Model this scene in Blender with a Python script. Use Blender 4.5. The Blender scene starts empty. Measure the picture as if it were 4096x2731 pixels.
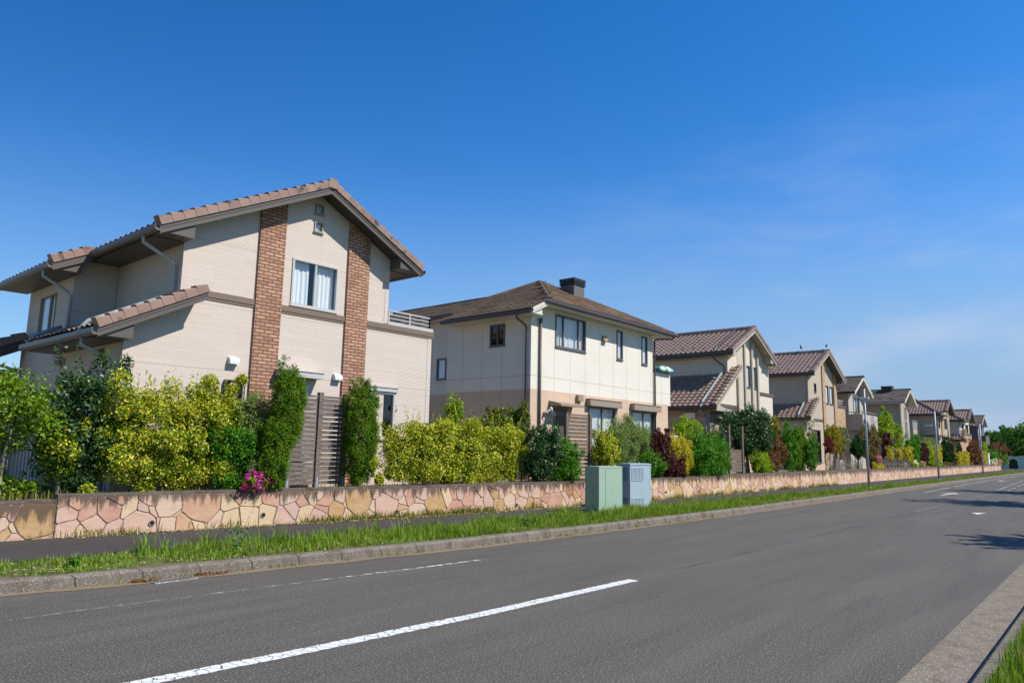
import bpy, math, random
import numpy as np
from mathutils import Vector, Matrix
random.seed(7); RNG = np.random.default_rng(11)
S = bpy.context.scene
C = S.collection
# ---------------------------------------------------------------- camera
CAM_H = 1.75
def make_camera():
    yaw, pitch, roll, f = 0.858527, 0.148103, 0.0193495, 2847.66
    cy, sy, cp, sp = math.cos(yaw), math.sin(yaw), math.cos(pitch), math.sin(pitch)
    fw = Vector((sy*cp, cy*cp, sp)); r = Vector((cy, -sy, 0)); u = r.cross(fw)
    cr, sr = math.cos(roll), math.sin(roll)
    r2 = cr*r + sr*u; u2 = -sr*r + cr*u
    cd = bpy.data.cameras.new('camera'); co = bpy.data.objects.new('camera', cd); C.objects.link(co)
    cd.sensor_width = 36; cd.lens = f/4096*36; cd.clip_start = .05; cd.clip_end = 5000
    m = Matrix((r2, u2, -fw)).transposed().to_4x4(); m.translation = (0, 0, CAM_H)
    co.matrix_world = m
    S.camera = co
make_camera()
# ---------------------------------------------------------------- light
SUN_TO = Vector((.48, -1.0, 1.22)).normalized()
SUN_EL = math.asin(SUN_TO.z); SUN_ROT = math.atan2(SUN_TO.x, SUN_TO.y)
def make_light():
    ld = bpy.data.lights.new('sun', 'SUN'); lo = bpy.data.objects.new('sun', ld); C.objects.link(lo)
    ld.energy = 4.6; ld.angle = math.radians(.53); ld.color = (1, .945, .86)
    lo.rotation_euler = (-SUN_TO).to_track_quat('-Z', 'Y').to_euler(); lo.location = (0, -20, 30)
    w = bpy.data.worlds.new('World'); S.world = w; w.use_nodes = True
    nt = w.node_tree; nt.nodes.clear()
    def n(t): return nt.nodes.new(t)
    def link(a, b): nt.links.new(a, b)
    sky = n('ShaderNodeTexSky'); sky.sky_type = 'NISHITA'; sky.sun_disc = False
    sky.sun_elevation = SUN_EL; sky.sun_rotation = SUN_ROT; sky.air_density = 1.0; sky.dust_density = .1; sky.ozone_density = 3.5
    hs = n('ShaderNodeHueSaturation'); hs.inputs['Saturation'].default_value = 1.36; hs.inputs['Hue'].default_value = .507; hs.inputs['Value'].default_value = 1.28
    link(sky.outputs[0], hs.inputs['Color'])
    tc = n('ShaderNodeTexCoord'); sep = n('ShaderNodeSeparateXYZ'); link(tc.outputs['Generated'], sep.inputs[0])
    mp = n('ShaderNodeMapping'); mp.inputs['Scale'].default_value = (1.6, 2.6, 9.0); mp.inputs['Rotation'].default_value = (.25, -.18, 0)
    link(tc.outputs['Generated'], mp.inputs['Vector'])
    no = n('ShaderNodeTexNoise'); no.inputs['Scale'].default_value = 1.5; no.inputs['Detail'].default_value = 7; no.inputs['Roughness'].default_value = .55
    link(mp.outputs[0], no.inputs['Vector'])
    r1 = n('ShaderNodeMapRange'); r1.interpolation_type = 'SMOOTHSTEP'; r1.inputs[1].default_value = .40; r1.inputs[2].default_value = .75
    link(no.outputs['Fac'], r1.inputs[0])
    rx = n('ShaderNodeMapRange'); rx.interpolation_type = 'SMOOTHSTEP'; rx.inputs[1].default_value = .70; rx.inputs[2].default_value = .95
    link(sep.outputs['X'], rx.inputs[0])
    rz = n('ShaderNodeMapRange'); rz.interpolation_type = 'SMOOTHSTEP'; rz.inputs[1].default_value = .48; rz.inputs[2].default_value = .12
    link(sep.outputs['Z'], rz.inputs[0])
    m1 = n('ShaderNodeMath'); m1.operation = 'MULTIPLY'; link(r1.outputs[0], m1.inputs[0]); link(rx.outputs[0], m1.inputs[1])
    m2 = n('ShaderNodeMath'); m2.operation = 'MULTIPLY'; link(m1.outputs[0], m2.inputs[0]); link(rz.outputs[0], m2.inputs[1])
    m3 = n('ShaderNodeMath'); m3.operation = 'MULTIPLY'; link(m2.outputs[0], m3.inputs[0]); m3.inputs[1].default_value = .55
    mx = n('ShaderNodeMix'); mx.data_type = 'RGBA'; rh = n('ShaderNodeMapRange'); rh.interpolation_type = 'SMOOTHSTEP'; rh.inputs[1].default_value = .40; rh.inputs[2].default_value = 0.; rh.inputs[3].default_value = 0; rh.inputs[4].default_value = .97; link(sep.outputs['Z'], rh.inputs[0])
    ra = n('ShaderNodeMapRange'); ra.interpolation_type = 'SMOOTHSTEP'; ra.inputs[1].default_value = .15; ra.inputs[2].default_value = .97; ra.inputs[3].default_value = .5; ra.inputs[4].default_value = 1.; link(sep.outputs['X'], ra.inputs[0])
    rr = n('ShaderNodeMath'); rr.operation = 'MULTIPLY'; link(rh.outputs[0], rr.inputs[0]); link(ra.outputs[0], rr.inputs[1])
    rv = n('ShaderNodeMapRange'); rv.interpolation_type = 'SMOOTHSTEP'; rv.inputs[1].default_value = .0; rv.inputs[2].default_value = .75; rv.inputs[3].default_value = 1.04; rv.inputs[4].default_value = 1.28; link(sep.outputs['X'], rv.inputs[0]); link(rv.outputs[0], hs.inputs['Value'])
    hz = n('ShaderNodeMix'); hz.data_type = 'RGBA'; link(rr.outputs[0], hz.inputs['Factor']); link(hs.outputs[0], hz.inputs['A']); hz.inputs['B'].default_value = (2.1, 3.2, 4.8, 1)
    link(m3.outputs[0], mx.inputs['Factor']); link(hz.outputs['Result'], mx.inputs['A']); mx.inputs['B'].default_value = (4.2, 4.8, 6.0, 1)
    bg = n('ShaderNodeBackground'); bg.inputs['Strength'].default_value = .105; link(mx.outputs['Result'], bg.inputs['Color'])
    out = n('ShaderNodeOutputWorld'); link(bg.outputs[0], out.inputs[0])
make_light()
S.view_settings.view_transform = 'Standard'; S.view_settings.look = 'None'; S.view_settings.exposure = .4; S.view_settings.gamma = 1
S.render.engine = 'CYCLES'; S.cycles.max_bounces = 8; S.cycles.transparent_max_bounces = 16
# ---------------------------------------------------------------- object helpers
ORG = {}
def thing(name, label, cat, loc=(0, 0, 0), group=None):
    o = bpy.data.objects.new(name, None); C.objects.link(o); o.location = loc; o.empty_display_size = .3
    ORG[o.name] = Vector(loc); o['label'] = label; o['category'] = cat
    if group: o['group'] = group
    return o
def link_mesh(name, me, mats, parent=None):
    o = bpy.data.objects.new(name, me); C.objects.link(o)
    for m in (mats if isinstance(mats, (list, tuple)) else [mats]): me.materials.append(m)
    if parent is not None:
        o.parent = parent; ORG[o.name] = org(parent)
    else: ORG[o.name] = Vector((0, 0, 0))
    return o
def org(o): return ORG[o.name] if o is not None else Vector((0, 0, 0))
def tag(o, label, cat, group=None):
    o['label'] = label; o['category'] = cat
    if group: o['group'] = group
    return o
def structure(o): o['kind'] = 'structure'; return o
def stuff(o): o['kind'] = 'stuff'; return o
def plabel(o, label): o['label'] = label; return o
def copy_tree(o, parent=None):
    c = o.copy(); C.objects.link(c)
    if parent is not None: c.parent = parent
    ORG[c.name] = ORG.get(o.name, Vector())
    for ch in list(o.children): copy_tree(ch, c)
    return c
class MB:
    def __init__(s): s.v = []; s.f = []; s.mi = []; s.parts = []
    def add(s, vs, fs, mi=0):
        b = len(s.v); s.v += [tuple(p) for p in vs]; s.parts.append((vs, fs))
        for f in fs: s.f.append([b+i for i in f]); s.mi.append(mi)
    def box(s, x0, x1, y0, y1, z0, z1, mi=0):
        s.add([(x0,y0,z0),(x1,y0,z0),(x1,y1,z0),(x0,y1,z0),(x0,y0,z1),(x1,y0,z1),(x1,y1,z1),(x0,y1,z1)],
              [(0,3,2,1),(4,5,6,7),(0,1,5,4),(1,2,6,5),(2,3,7,6),(3,0,4,7)], mi)
    def prism(s, pts, vec, mi=0):
        n = len(pts); v = Vector(vec); p = [Vector(q) for q in pts]
        s.add(p+[q+v for q in p], [tuple(range(n-1, -1, -1)), tuple(range(n, 2*n))]+[(i, (i+1) % n, n+(i+1) % n, n+i) for i in range(n)], mi)
    def xz(s, pts, y0, y1, mi=0): s.prism([(x, y0, z) for x, z in pts], (0, y1-y0, 0), mi)
    def xy(s, pts, z0, z1, mi=0): s.prism([(x, y, z0) for x, y in pts], (0, 0, z1-z0), mi)
    def yz(s, pts, x0, x1, mi=0): s.prism([(x0, y, z) for y, z in pts], (x1-x0, 0, 0), mi)
    def quad(s, a, b, c, d, mi=0): s.add([a, b, c, d], [(0, 1, 2, 3)], mi)
    def tube(s, path, r, n=8, mi=0, cap=True):
        P = [Vector(p) for p in path]; m = len(P)
        R = r if isinstance(r, (list, tuple)) else [r]*m
        vs = []; up = None
        for i in range(m):
            d = (P[min(i+1, m-1)]-P[max(i-1, 0)]).normalized()
            if up is None:
                a = Vector((0, 0, 1)) if abs(d.z) < .9 else Vector((1, 0, 0)); up = (a-d*a.dot(d)).normalized()
            else:
                up = (up-d*up.dot(d)); up = up.normalized() if up.length > 1e-6 else d.orthogonal().normalized()
            sd = d.cross(up)
            for k in range(n):
                a = 2*math.pi*k/n; vs.append(P[i]+(up*math.cos(a)+sd*math.sin(a))*R[i])
        fs = [(i*n+k, i*n+(k+1) % n, (i+1)*n+(k+1) % n, (i+1)*n+k) for i in range(m-1) for k in range(n)]
        if cap: fs += [tuple(range(n-1, -1, -1)), tuple((m-1)*n+k for k in range(n))]
        s.add(vs, fs, mi)
    def build(s, name, mats, parent=None, smooth=False):
        o3 = org(parent)
        me = bpy.data.meshes.new(name); me.from_pydata([(x-o3.x, y-o3.y, z-o3.z) for x, y, z in s.v], [], s.f)
        if any(s.mi): me.polygons.foreach_set('material_index', s.mi)
        if smooth: me.polygons.foreach_set('use_smooth', [True]*len(s.f))
        me.update()
        return link_mesh(name, me, mats, parent)
def build_each(mb, name, mat, parent):
    for vs, fs in mb.parts: q = MB(); q.add(vs, fs); q.build(name, mat, parent)
def smooth_tube(path, sub=4):
    P = [Vector(p) for p in path]; out = []
    for i in range(len(P)-1):
        p0, p1, p2, p3 = P[max(i-1, 0)], P[i], P[i+1], P[min(i+2, len(P)-1)]
        for k in range(sub):
            t = k/sub
            out.append(.5*((2*p1)+(p2-p0)*t+(2*p0-5*p1+4*p2-p3)*t*t+(3*p1-p0-3*p2+p3)*t**3))
    return out+[P[-1]]
# ---------------------------------------------------------------- materials
class NT:
    def __init__(s, name):
        s.m = bpy.data.materials.new(name); s.m.use_nodes = True; s.t = s.m.node_tree; s.t.nodes.clear()
    def n(s, t, **kw):
        nd = s.t.nodes.new(t)
        for k, v in kw.items(): setattr(nd, k, v)
        return nd
    def set(s, sock, v):
        if hasattr(v, 'is_output'): s.t.links.new(v, sock)
        elif isinstance(v, (tuple, list)) and len(v) == 3 and sock.type == 'RGBA': sock.default_value = (*v, 1)
        else: sock.default_value = v
    def math(s, op, a, b=0.0, clamp=False):
        nd = s.n('ShaderNodeMath', operation=op, use_clamp=clamp); s.set(nd.inputs[0], a); s.set(nd.inputs[1], b); return nd.outputs[0]
    def mix(s, f, a, b, mode='MIX'):
        nd = s.n('ShaderNodeMix', data_type='RGBA', blend_type=mode); s.set(nd.inputs['Factor'], f); s.set(nd.inputs['A'], a); s.set(nd.inputs['B'], b); return nd.outputs['Result']
    def rng(s, v, a, b, c=0., d=1., smooth=True):
        nd = s.n('ShaderNodeMapRange'); nd.interpolation_type = 'SMOOTHSTEP' if smooth else 'LINEAR'
        s.set(nd.inputs[0], v)
        for i, q in enumerate((a, b, c, d)): s.set(nd.inputs[1+i], q)
        return nd.outputs[0]
    def pos(s): return s.n('ShaderNodeTexCoord').outputs['Object']
    def map(s, v, scale=(1, 1, 1), loc=(0, 0, 0)):
        nd = s.n('ShaderNodeMapping'); s.set(nd.inputs['Vector'], v); nd.inputs['Scale'].default_value = scale; nd.inputs['Location'].default_value = loc; return nd.outputs[0]
    def noise(s, v, scale, detail=3, rough=.5, out='Fac'):
        nd = s.n('ShaderNodeTexNoise'); s.set(nd.inputs['Vector'], v); nd.inputs['Scale'].default_value = scale; nd.inputs['Detail'].default_value = detail; nd.inputs['Roughness'].default_value = rough; return nd.outputs[out]
    def planar(s, v=None):   # walls that run along X or Y: (x+y, z)
        sp = s.n('ShaderNodeSeparateXYZ'); s.set(sp.inputs[0], v if v is not None else s.pos())
        cb = s.n('ShaderNodeCombineXYZ'); s.set(cb.inputs[0], s.math('ADD', sp.outputs[0], sp.outputs[1])); s.set(cb.inputs[1], sp.outputs[2]); return cb.outputs[0]
    def ramp(s, f, stops, interp='LINEAR'):
        nd = s.n('ShaderNodeValToRGB'); s.set(nd.inputs[0], f); cr = nd.color_ramp; cr.interpolation = interp
        while len(cr.elements) < len(stops): cr.elements.new(.5)
        for e, (p, c) in zip(cr.elements, stops): e.position = p; e.color = (*c, 1)
        return nd.outputs[0]
    def finish(s, col, rough=.6, spec=.3, metal=0., height=None, bump=.3, dist=.02):
        b = s.n('ShaderNodeBsdfPrincipled'); s.set(b.inputs['Base Color'], col); s.set(b.inputs['Roughness'], rough); s.set(b.inputs['Specular IOR Level'], spec); s.set(b.inputs['Metallic'], metal)
        if height is not None:
            bn = s.n('ShaderNodeBump'); bn.inputs['Strength'].default_value = bump; bn.inputs['Distance'].default_value = dist; s.set(bn.inputs['Height'], height); s.t.links.new(bn.outputs[0], b.inputs['Normal'])
        o = s.n('ShaderNodeOutputMaterial'); s.t.links.new(b.outputs[0], o.inputs[0]); return s.m
def mul(c, k): return tuple(min(1, x*k) for x in c)
def plain(name, col, rough=.55, var=.12, scale=5, spec=.35, metal=0., bump=0, bscale=80, streak=0):
    t = NT(name); p = t.pos()
    c = t.mix(t.noise(p, scale, 4, .6), mul(col, 1-var), mul(col, 1+var))
    if streak: c = t.mix(t.math('MULTIPLY', t.rng(t.noise(t.map(p, (6, 6, .7)), 2.2, 4, .6), .5, .75), streak), c, mul(col, .45))
    return t.finish(c, rough, spec, metal, t.noise(p, bscale, 3) if bump else None, bump)
def bricks(name, c1, c2, mortar, bw, rh, ms, bump=.4, rough=.8, off=.5, dirt=.15, spec=.2, seams=None, seamcol=(.2, .17, .13)):
    t = NT(name); p = t.pos(); v = t.planar(p)
    b = t.n('ShaderNodeTexBrick'); t.set(b.inputs['Vector'], v); t.set(b.inputs['Color1'], c1); t.set(b.inputs['Color2'], c2); t.set(b.inputs['Mortar'], mortar)
    b.offset = off
    for k, q in (('Scale', 1), ('Mortar Size', ms), ('Mortar Smooth', .1), ('Bias', 0), ('Brick Width', bw), ('Row Height', rh)): b.inputs[k].default_value = q
    c = t.mix(t.math('MULTIPLY', t.rng(t.noise(p, 1.3, 5, .6), .4, .75), dirt), b.outputs['Color'], mul(c1, .55))
    c = t.mix(.25, c, t.mix(t.noise(p, 38, 2), mul(c1, .7), mul(c2, 1.3)))
    h = t.math('SUBTRACT', t.math('MULTIPLY', t.noise(p, 45, 3, .6), .5), b.outputs['Fac'])
    if seams:
        q = t.n('ShaderNodeTexBrick'); t.set(q.inputs['Vector'], t.map(v, (1, 1, 1), (seams[2], seams[3], 0))); q.offset = 0
        for k, z in (('Scale', 1), ('Mortar Size', .011), ('Mortar Smooth', .2), ('Bias', 0), ('Brick Width', seams[0]), ('Row Height', seams[1])): q.inputs[k].default_value = z
        c = t.mix(t.math('MULTIPLY', q.outputs['Fac'], .75), c, seamcol)
    return t.finish(c, rough, spec, 0, h, bump, .015)
def leaf_mat(name, cols, rough=.5, trans=.3, spec=.2):
    t = NT(name); g = t.n('ShaderNodeNewGeometry'); p = t.pos()
    f = t.math('ADD', t.math('MULTIPLY', g.outputs['Random Per Island'], .72), t.math('MULTIPLY', t.rng(t.noise(p, 2.3, 3, .6), .3, .7), .28))
    c = t.ramp(f, [((i+.5)/len(cols), k) for i, k in enumerate(cols)])
    b = t.n('ShaderNodeBsdfPrincipled'); t.set(b.inputs['Base Color'], c); b.inputs['Roughness'].default_value = rough; b.inputs['Specular IOR Level'].default_value = spec
    tr = t.n('ShaderNodeBsdfTranslucent'); t.set(tr.inputs['Color'], t.mix(1., c, (1.25, 1.2, .5), 'MULTIPLY'))
    ms = t.n('ShaderNodeMixShader'); ms.inputs[0].default_value = trans; t.t.links.new(b.outputs[0], ms.inputs[1]); t.t.links.new(tr.outputs[0], ms.inputs[2])
    o = t.n('ShaderNodeOutputMaterial'); t.t.links.new(ms.outputs[0], o.inputs[0]); return t.m
def glass_mat(name, tint=(.88, .90, .90), refl=.07):
    t = NT(name); lw = t.n('ShaderNodeLayerWeight'); fc = t.math('MULTIPLY', t.math('POWER', lw.outputs['Facing'], 4), .6)
    gl = t.n('ShaderNodeBsdfGlossy'); gl.inputs['Roughness'].default_value = .015; t.set(gl.inputs['Color'], (.9, .95, 1))
    tr = t.n('ShaderNodeBsdfTransparent'); t.set(tr.inputs['Color'], tint)
    ms = t.n('ShaderNodeMixShader'); t.set(ms.inputs[0], t.math('ADD', fc, refl, True)); t.t.links.new(tr.outputs[0], ms.inputs[1]); t.t.links.new(gl.outputs[0], ms.inputs[2])
    o = t.n('ShaderNodeOutputMaterial'); t.t.links.new(ms.outputs[0], o.inputs[0]); return t.m
def tile_mat(name, c1, c2, smudge=.5, rough=.5, spec=.35):
    t = NT(name); p = t.pos(); g = t.n('ShaderNodeNewGeometry')
    c = t.mix(g.outputs['Random Per Island'], c1, c2)
    c = t.mix(t.rng(t.noise(p, 2.6, 3, .55), .35, .7), c, t.mix(.5, c, mul(c2, 1.15)))
    c = t.mix(t.math('MULTIPLY', t.rng(t.noise(p, 3.6, 2, .5), .56, .72), smudge), c, mul(c1, .3))
    return t.finish(c, rough, spec, 0, t.noise(p, 60, 2), .15)
def slate_mat(name, c1, c2, c3):
    t = NT(name); p = t.pos()
    c = t.mix(t.rng(t.noise(t.map(p, (.5, .5, 13)), 2.2, 3, .6), .40, .60), mul(c1, .72), mul(c2, 1.15))
    c = t.mix(t.math('MULTIPLY', t.rng(t.noise(t.map(p, (.8, .8, 12)), 3, 4, .7), .5, .68), .8), c, c3)
    return t.finish(c, .75, .2, 0, t.noise(p, 70, 2), .2)
def wood_mat(name, c1, c2, c3):
    t = NT(name); p = t.pos()
    g = t.noise(t.map(p, (3, 3, 45)), 2, 5, .65); k = t.noise(t.map(p, (1.2, 1.2, 7)), 2.5, 2)
    c = t.mix(t.rng(g, .3, .7), c1, c2); c = t.mix(t.rng(k, .52, .75, 0, .6), c, c3)
    return t.finish(c, .85, .1, 0, g, .4)
def asphalt(name, col, speck, fine=95., var=.14):
    t = NT(name); p = t.pos()
    c = t.mix(t.noise(p, .35, 5, .6), mul(col, 1-var), mul(col, 1+var))
    c = t.mix(t.rng(t.noise(t.map(p, (.25, 2.2, 1)), 1.1, 3, .6), .45, .7, 0, .8), c, mul(col, .78))
    c = t.mix(t.rng(t.noise(t.map(p, (.12, 1.4, 1), (3, 7, 0)), 1.3, 3, .5), .5, .68, 0, .5), c, mul(col, 1.28))
    n1 = t.noise(p, fine, 3, .75)
    c = t.mix(t.rng(n1, .53, .70, 0, speck), c, mul(col, 3.6)); c = t.mix(t.rng(n1, .47, .32, 0, .85), c, mul(col, .3))
    c = t.mix(t.rng(t.noise(p, fine*.45, 2, .6), .62, .74, 0, speck*.8), c, mul(col, 2.6))
    return t.finish(c, .82, .25, 0, n1, .55, .01)
def concrete(name, col, joint=0., stain=.5):
    t = NT(name); p = t.pos()
    c = t.mix(t.noise(p, 3, 5, .65), mul(col, .7), mul(col, 1.25))
    n1 = t.noise(p, 60, 3, .75); c = t.mix(t.rng(n1, .54, .68, 0, .9), c, mul(col, 2.9)); c = t.mix(t.rng(n1, .45, .3, 0, .6), c, mul(col, .45))
    c = t.mix(t.math('MULTIPLY', t.rng(t.noise(t.map(p, (2, 2, .8)), 2.2, 4, .6), .45, .7), stain), c, mul((col[0]*1.0, col[1]*.86, col[2]*.68), .55))
    if joint:
        b = t.n('ShaderNodeTexBrick'); t.set(b.inputs['Vector'], t.map(t.planar(p), (1, 0, 1), (0, .5, 0))); b.offset = 0
        for k, q in (('Scale', 1), ('Mortar Size', .009), ('Mortar Smooth', .1), ('Brick Width', joint), ('Row Height', 3)): b.inputs[k].default_value = q
        c = t.mix(t.math('MULTIPLY', b.outputs['Fac'], .8), c, mul(col, .2))
    return t.finish(c, .88, .2, 0, n1, .5, .01)
def flagstone(name, top=.82, dark=0.):
    t = NT(name); p = t.pos(); v = t.planar(p); g = t.n('ShaderNodeNewGeometry'); r = g.outputs['Random Per Island']
    c = t.ramp(r, [(0, (.50, .27, .20)), (.13, (.58, .38, .30)), (.30, (.62, .47, .30)), (.46, (.53, .31, .20)), (.58, (.60, .44, .33)), (.70, (.60, .45, .27)), (.80, (.54, .36, .30)), (.88, (.46, .28, .12)), (.95, (.34, .16, .09)), (1, (.34, .16, .09))], 'CONSTANT')
    k = t.noise(t.map(v, (1, 2.4, 1)), 3.0, 5, .62)
    c = t.mix(t.rng(k, .38, .68), c, t.mix(.45, c, (.62, .45, .29)))
    c = t.mix(t.rng(t.noise(t.map(v, (1, 1.6, 1), (4, 4, 0)), 4.5, 4, .6), .52, .72, 0, .5), c, (.44, .24, .15))
    c = t.mix(t.rng(t.noise(v, 30, 4, .65), .5, .8, 0, .4), c, (.30, .18, .12))
    s2 = t.n('ShaderNodeSeparateXYZ'); t.set(s2.inputs[0], p)
    z = t.rng(s2.outputs[2], top-.46, top-.02, 0, 1, False)
    st = t.noise(t.map(v, (5.5, .7, 1)), 1.7, 5, .62)
    dm = t.rng(t.math('ADD', st, t.math('MULTIPLY', z, .48)), .76-dark, .95-dark)
    c = t.mix(t.math('MULTIPLY', dm, .86), c, (.085, .06, .045))
    return t.finish(c, .82, .15, 0, t.noise(t.map(v, (1, 3, 1)), 11, 5, .65), .45, .012)
def paint_mat(name, keep_lo, keep_hi, cell, base):
    t = NT(name); p = t.pos()
    q = t.n('ShaderNodeTexVoronoi', feature='DISTANCE_TO_EDGE', voronoi_dimensions='2D'); t.set(q.inputs['Vector'], t.mix(.09, t.map(p, (1, .55, 1)), t.noise(p, 9, 3, .6, 'Color'))); q.inputs['Scale'].default_value = cell*1.7
    k = t.rng(q.outputs['Distance'], .012, .05)
    k = t.math('MULTIPLY', k, t.rng(t.noise(p, 5.5, 5, .7), keep_lo, keep_hi))
    n1 = t.noise(p, 95, 3, .75)
    t.finish(t.mix(t.noise(p, 30, 3), (.56, .56, .54), (.76, .76, .74)), .7, .25, 0, n1, .3, .01)
    b = next(q for q in t.t.nodes if q.type == 'BSDF_PRINCIPLED'); o = next(q for q in t.t.nodes if q.type == 'OUTPUT_MATERIAL')
    tr = t.n('ShaderNodeBsdfTransparent'); ms = t.n('ShaderNodeMixShader'); t.set(ms.inputs[0], k); t.t.links.new(tr.outputs[0], ms.inputs[1]); t.t.links.new(b.outputs[0], ms.inputs[2]); t.t.links.new(ms.outputs[0], o.inputs[0]); return t.m
# ---------------------------------------------------------------- material library
ASPH = (.090, .082, .0695)
M = dict(
 road=asphalt('road_asphalt', ASPH, 1., 58), walk=asphalt('path_asphalt', (.058, .052, .050), .3, 110),
 soil=plain('soil', (.23, .19, .135), .95, .4, 9, .1, 0, .8, 25), dirt=plain('gutter_dirt', (.22, .17, .115), .95, .35, 14, .1, 0, .5, 60),
 kerb=concrete('kerb_concrete', (.165, .142, .115), .62, .6), gutter=concrete('gutter_concrete', (.185, .16, .125), 0, .5), conc=concrete('plain_concrete', (.26, .245, .22)),
 earth=plain('verge_earth', (.11, .12, .04), .95, .4, 8, .1, 0, .8, 30), field=plain('far_ground', (.08, .12, .03), .95, .3, .6, .1),
 siding=bricks('split_stone_siding', (.585, .50, .43), (.65, .56, .485), (.51, .43, .365), 1.3, .036, .004, .5, .85, .5, .05, .10, (200, 1.36, 77, .22), (.44, .355, .295)),
 brick=bricks('orange_brick', (.29, .145, .09), (.56, .325, .215), (.04, .025, .018), .225, .0775, .0125, .7, .85, .5, .15),
 fascia=plain('brown_grey_metal', (.105, .088, .074), .45, .06, 3, .4), soffit=plain('dark_soffit', (.062, .055, .050), .6, .08, 2, .3), band=plain('brown_band', (.185, .135, .098), .5, .08, 6, .3),
 gutterm=plain('brown_gutter', (.15, .115, .088), .42, .08, 3, .4), pipew=plain('pale_grey_pipe', (.42, .43, .43), .4, .06, 4, .4), pipeg=plain('grey_green_pipe', (.24, .315, .32), .4, .08, 4, .4), piped=plain('dark_plum_pipe', (.075, .06, .065), .35, .08, 4, .45),
 tile=tile_mat('brown_roof_tile', (.20, .125, .095), (.275, .18, .135), 1.0), tile2=tile_mat('plum_roof_tile', (.20, .134, .104), (.285, .20, .156), .35, .38, .5), tilegrey=tile_mat('dark_roof_tile', (.16, .10, .085), (.22, .14, .115), .4),
 slate=slate_mat('brown_slate', (.165, .115, .075), (.235, .17, .115), (.27, .155, .07)), slate2=slate_mat('grey_slate', (.12, .098, .08), (.17, .14, .112), (.09, .07, .055)),
 frame_s=plain('silver_frame', (.47, .46, .44), .38, .05, 5, .5), frame_d=plain('bronze_frame', (.125, .105, .09), .4, .08, 5, .45), frame_k=plain('dark_frame', (.06, .052, .048), .4, .08, 5, .45), taupe=plain('taupe_metal', (.30, .24, .18), .45, .06, 4, .4),
 glass=glass_mat('window_glass'), glassf=glass_mat('frosted_glass', (.8, .84, .86), .12), recess=plain('room_dark', (.035, .036, .038), .9, .3, 2, .1), curtain=plain('white_curtain', (.78, .80, .80), .9, .06, 8, .1), blind=plain('frosted_blind', (.80, .83, .84), .7, .05, 8, .2),
 cream=bricks('cream_panel_siding', (.70, .65, .565), (.74, .69, .60), (.60, .55, .47), .5, .045, .004, .35, .85, .3, .12, .15, (.917, 3.0, -.04, -.33), (.36, .31, .22)),
 tan=bricks('tan_brick_siding', (.56, .405, .285), (.61, .45, .325), (.64, .51, .39), .21, .075, .008, .5, .85, .5, .15, .15, (.917, 20, -.04, 8), (.36, .26, .18)),
 plaster=bricks('cream_split_siding', (.64, .58, .475), (.70, .635, .53), (.52, .46, .37), .33, .05, .006, .5, .85, .37, .06, .15, (1.9, 1.5, .3, .2), (.45, .39, .3)),
 beige=bricks('beige_siding', (.45, .38, .295), (.49, .415, .325), (.38, .32, .25), .3, .05, .004, .4, .85, .4, .08), buff=bricks('buff_brick', (.42, .27, .135), (.60, .43, .26), (.13, .085, .05), .26, .085, .010, .6, .85, .5, .1),
 stone=bricks('ledge_stone', (.30, .25, .19), (.60, .52, .42), (.17, .135, .10), .31, .065, .006, .7, .85, .4, .25), grey=bricks('grey_lap_siding', (.42, .385, .335), (.46, .42, .37), (.26, .235, .205), .9, .15, .006, .4, .8, .3, .08),
 fbrick=bricks('fine_beige_brick', (.42, .345, .26), (.50, .42, .32), (.28, .225, .165), .21, .07, .008, .5, .85, .5, .1), plum=bricks('grey_plum_siding', (.135, .115, .125), (.155, .13, .14), (.09, .078, .085), .9, .2, .006, .3, .8, .3, .05), pink=plain('pink_render', (.52, .37, .29), .85, .1, 3, .2),
 white=plain('white_paint', (.74, .73, .69), .5, .06, 4, .35), offwhite=plain('off_white_board', (.60, .56, .49), .55, .06, 4, .3), vent=plain('white_vent', (.66, .67, .68), .35, .04, 6, .5), black=plain('black_metal', (.022, .021, .021), .45, .1, 5, .4), steel=plain('galvanised_steel', (.33, .37, .42), .45, .1, 6, .5, .15),
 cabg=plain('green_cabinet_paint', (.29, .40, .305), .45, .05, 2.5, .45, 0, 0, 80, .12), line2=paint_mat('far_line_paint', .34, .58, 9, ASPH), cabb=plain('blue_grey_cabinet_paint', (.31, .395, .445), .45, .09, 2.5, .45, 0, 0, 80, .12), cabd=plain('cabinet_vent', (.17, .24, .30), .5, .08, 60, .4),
 wood=wood_mat('weathered_wood', (.095, .078, .066), (.24, .205, .175), (.06, .045, .036)), woodd=wood_mat('brown_wood', (.10, .075, .055), (.22, .175, .14), (.07, .05, .04)),
 bark=plain('bark', (.16, .125, .095), .9, .35, 20, .1, 0, .8, 30), twig=plain('grey_twig', (.26, .22, .17), .9, .3, 20, .1),
 wallcap=concrete('stained_coping', (.12, .10, .08), 0, .9), clad=flagstone('flagstone', .74), cladlow=flagstone('dirty_flagstone', .66, .16), mortar=concrete('wall_mortar', (.26, .20, .15), 0, .5), hole=plain('hole_black', (.01, .01, .01), .9),
 line=paint_mat('white_line_paint', .16, .34, 7.5, ASPH), worn=paint_mat('worn_line_paint', .40, .66, 14, ASPH), faint2=paint_mat('half_worn_line_paint', .40, .95, 14, ASPH), faint=paint_mat('faint_line_paint', .60, .74, 14, ASPH), orange=plain('orange_patch', (.5, .23, .08), .8, .3, 20),
)
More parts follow.
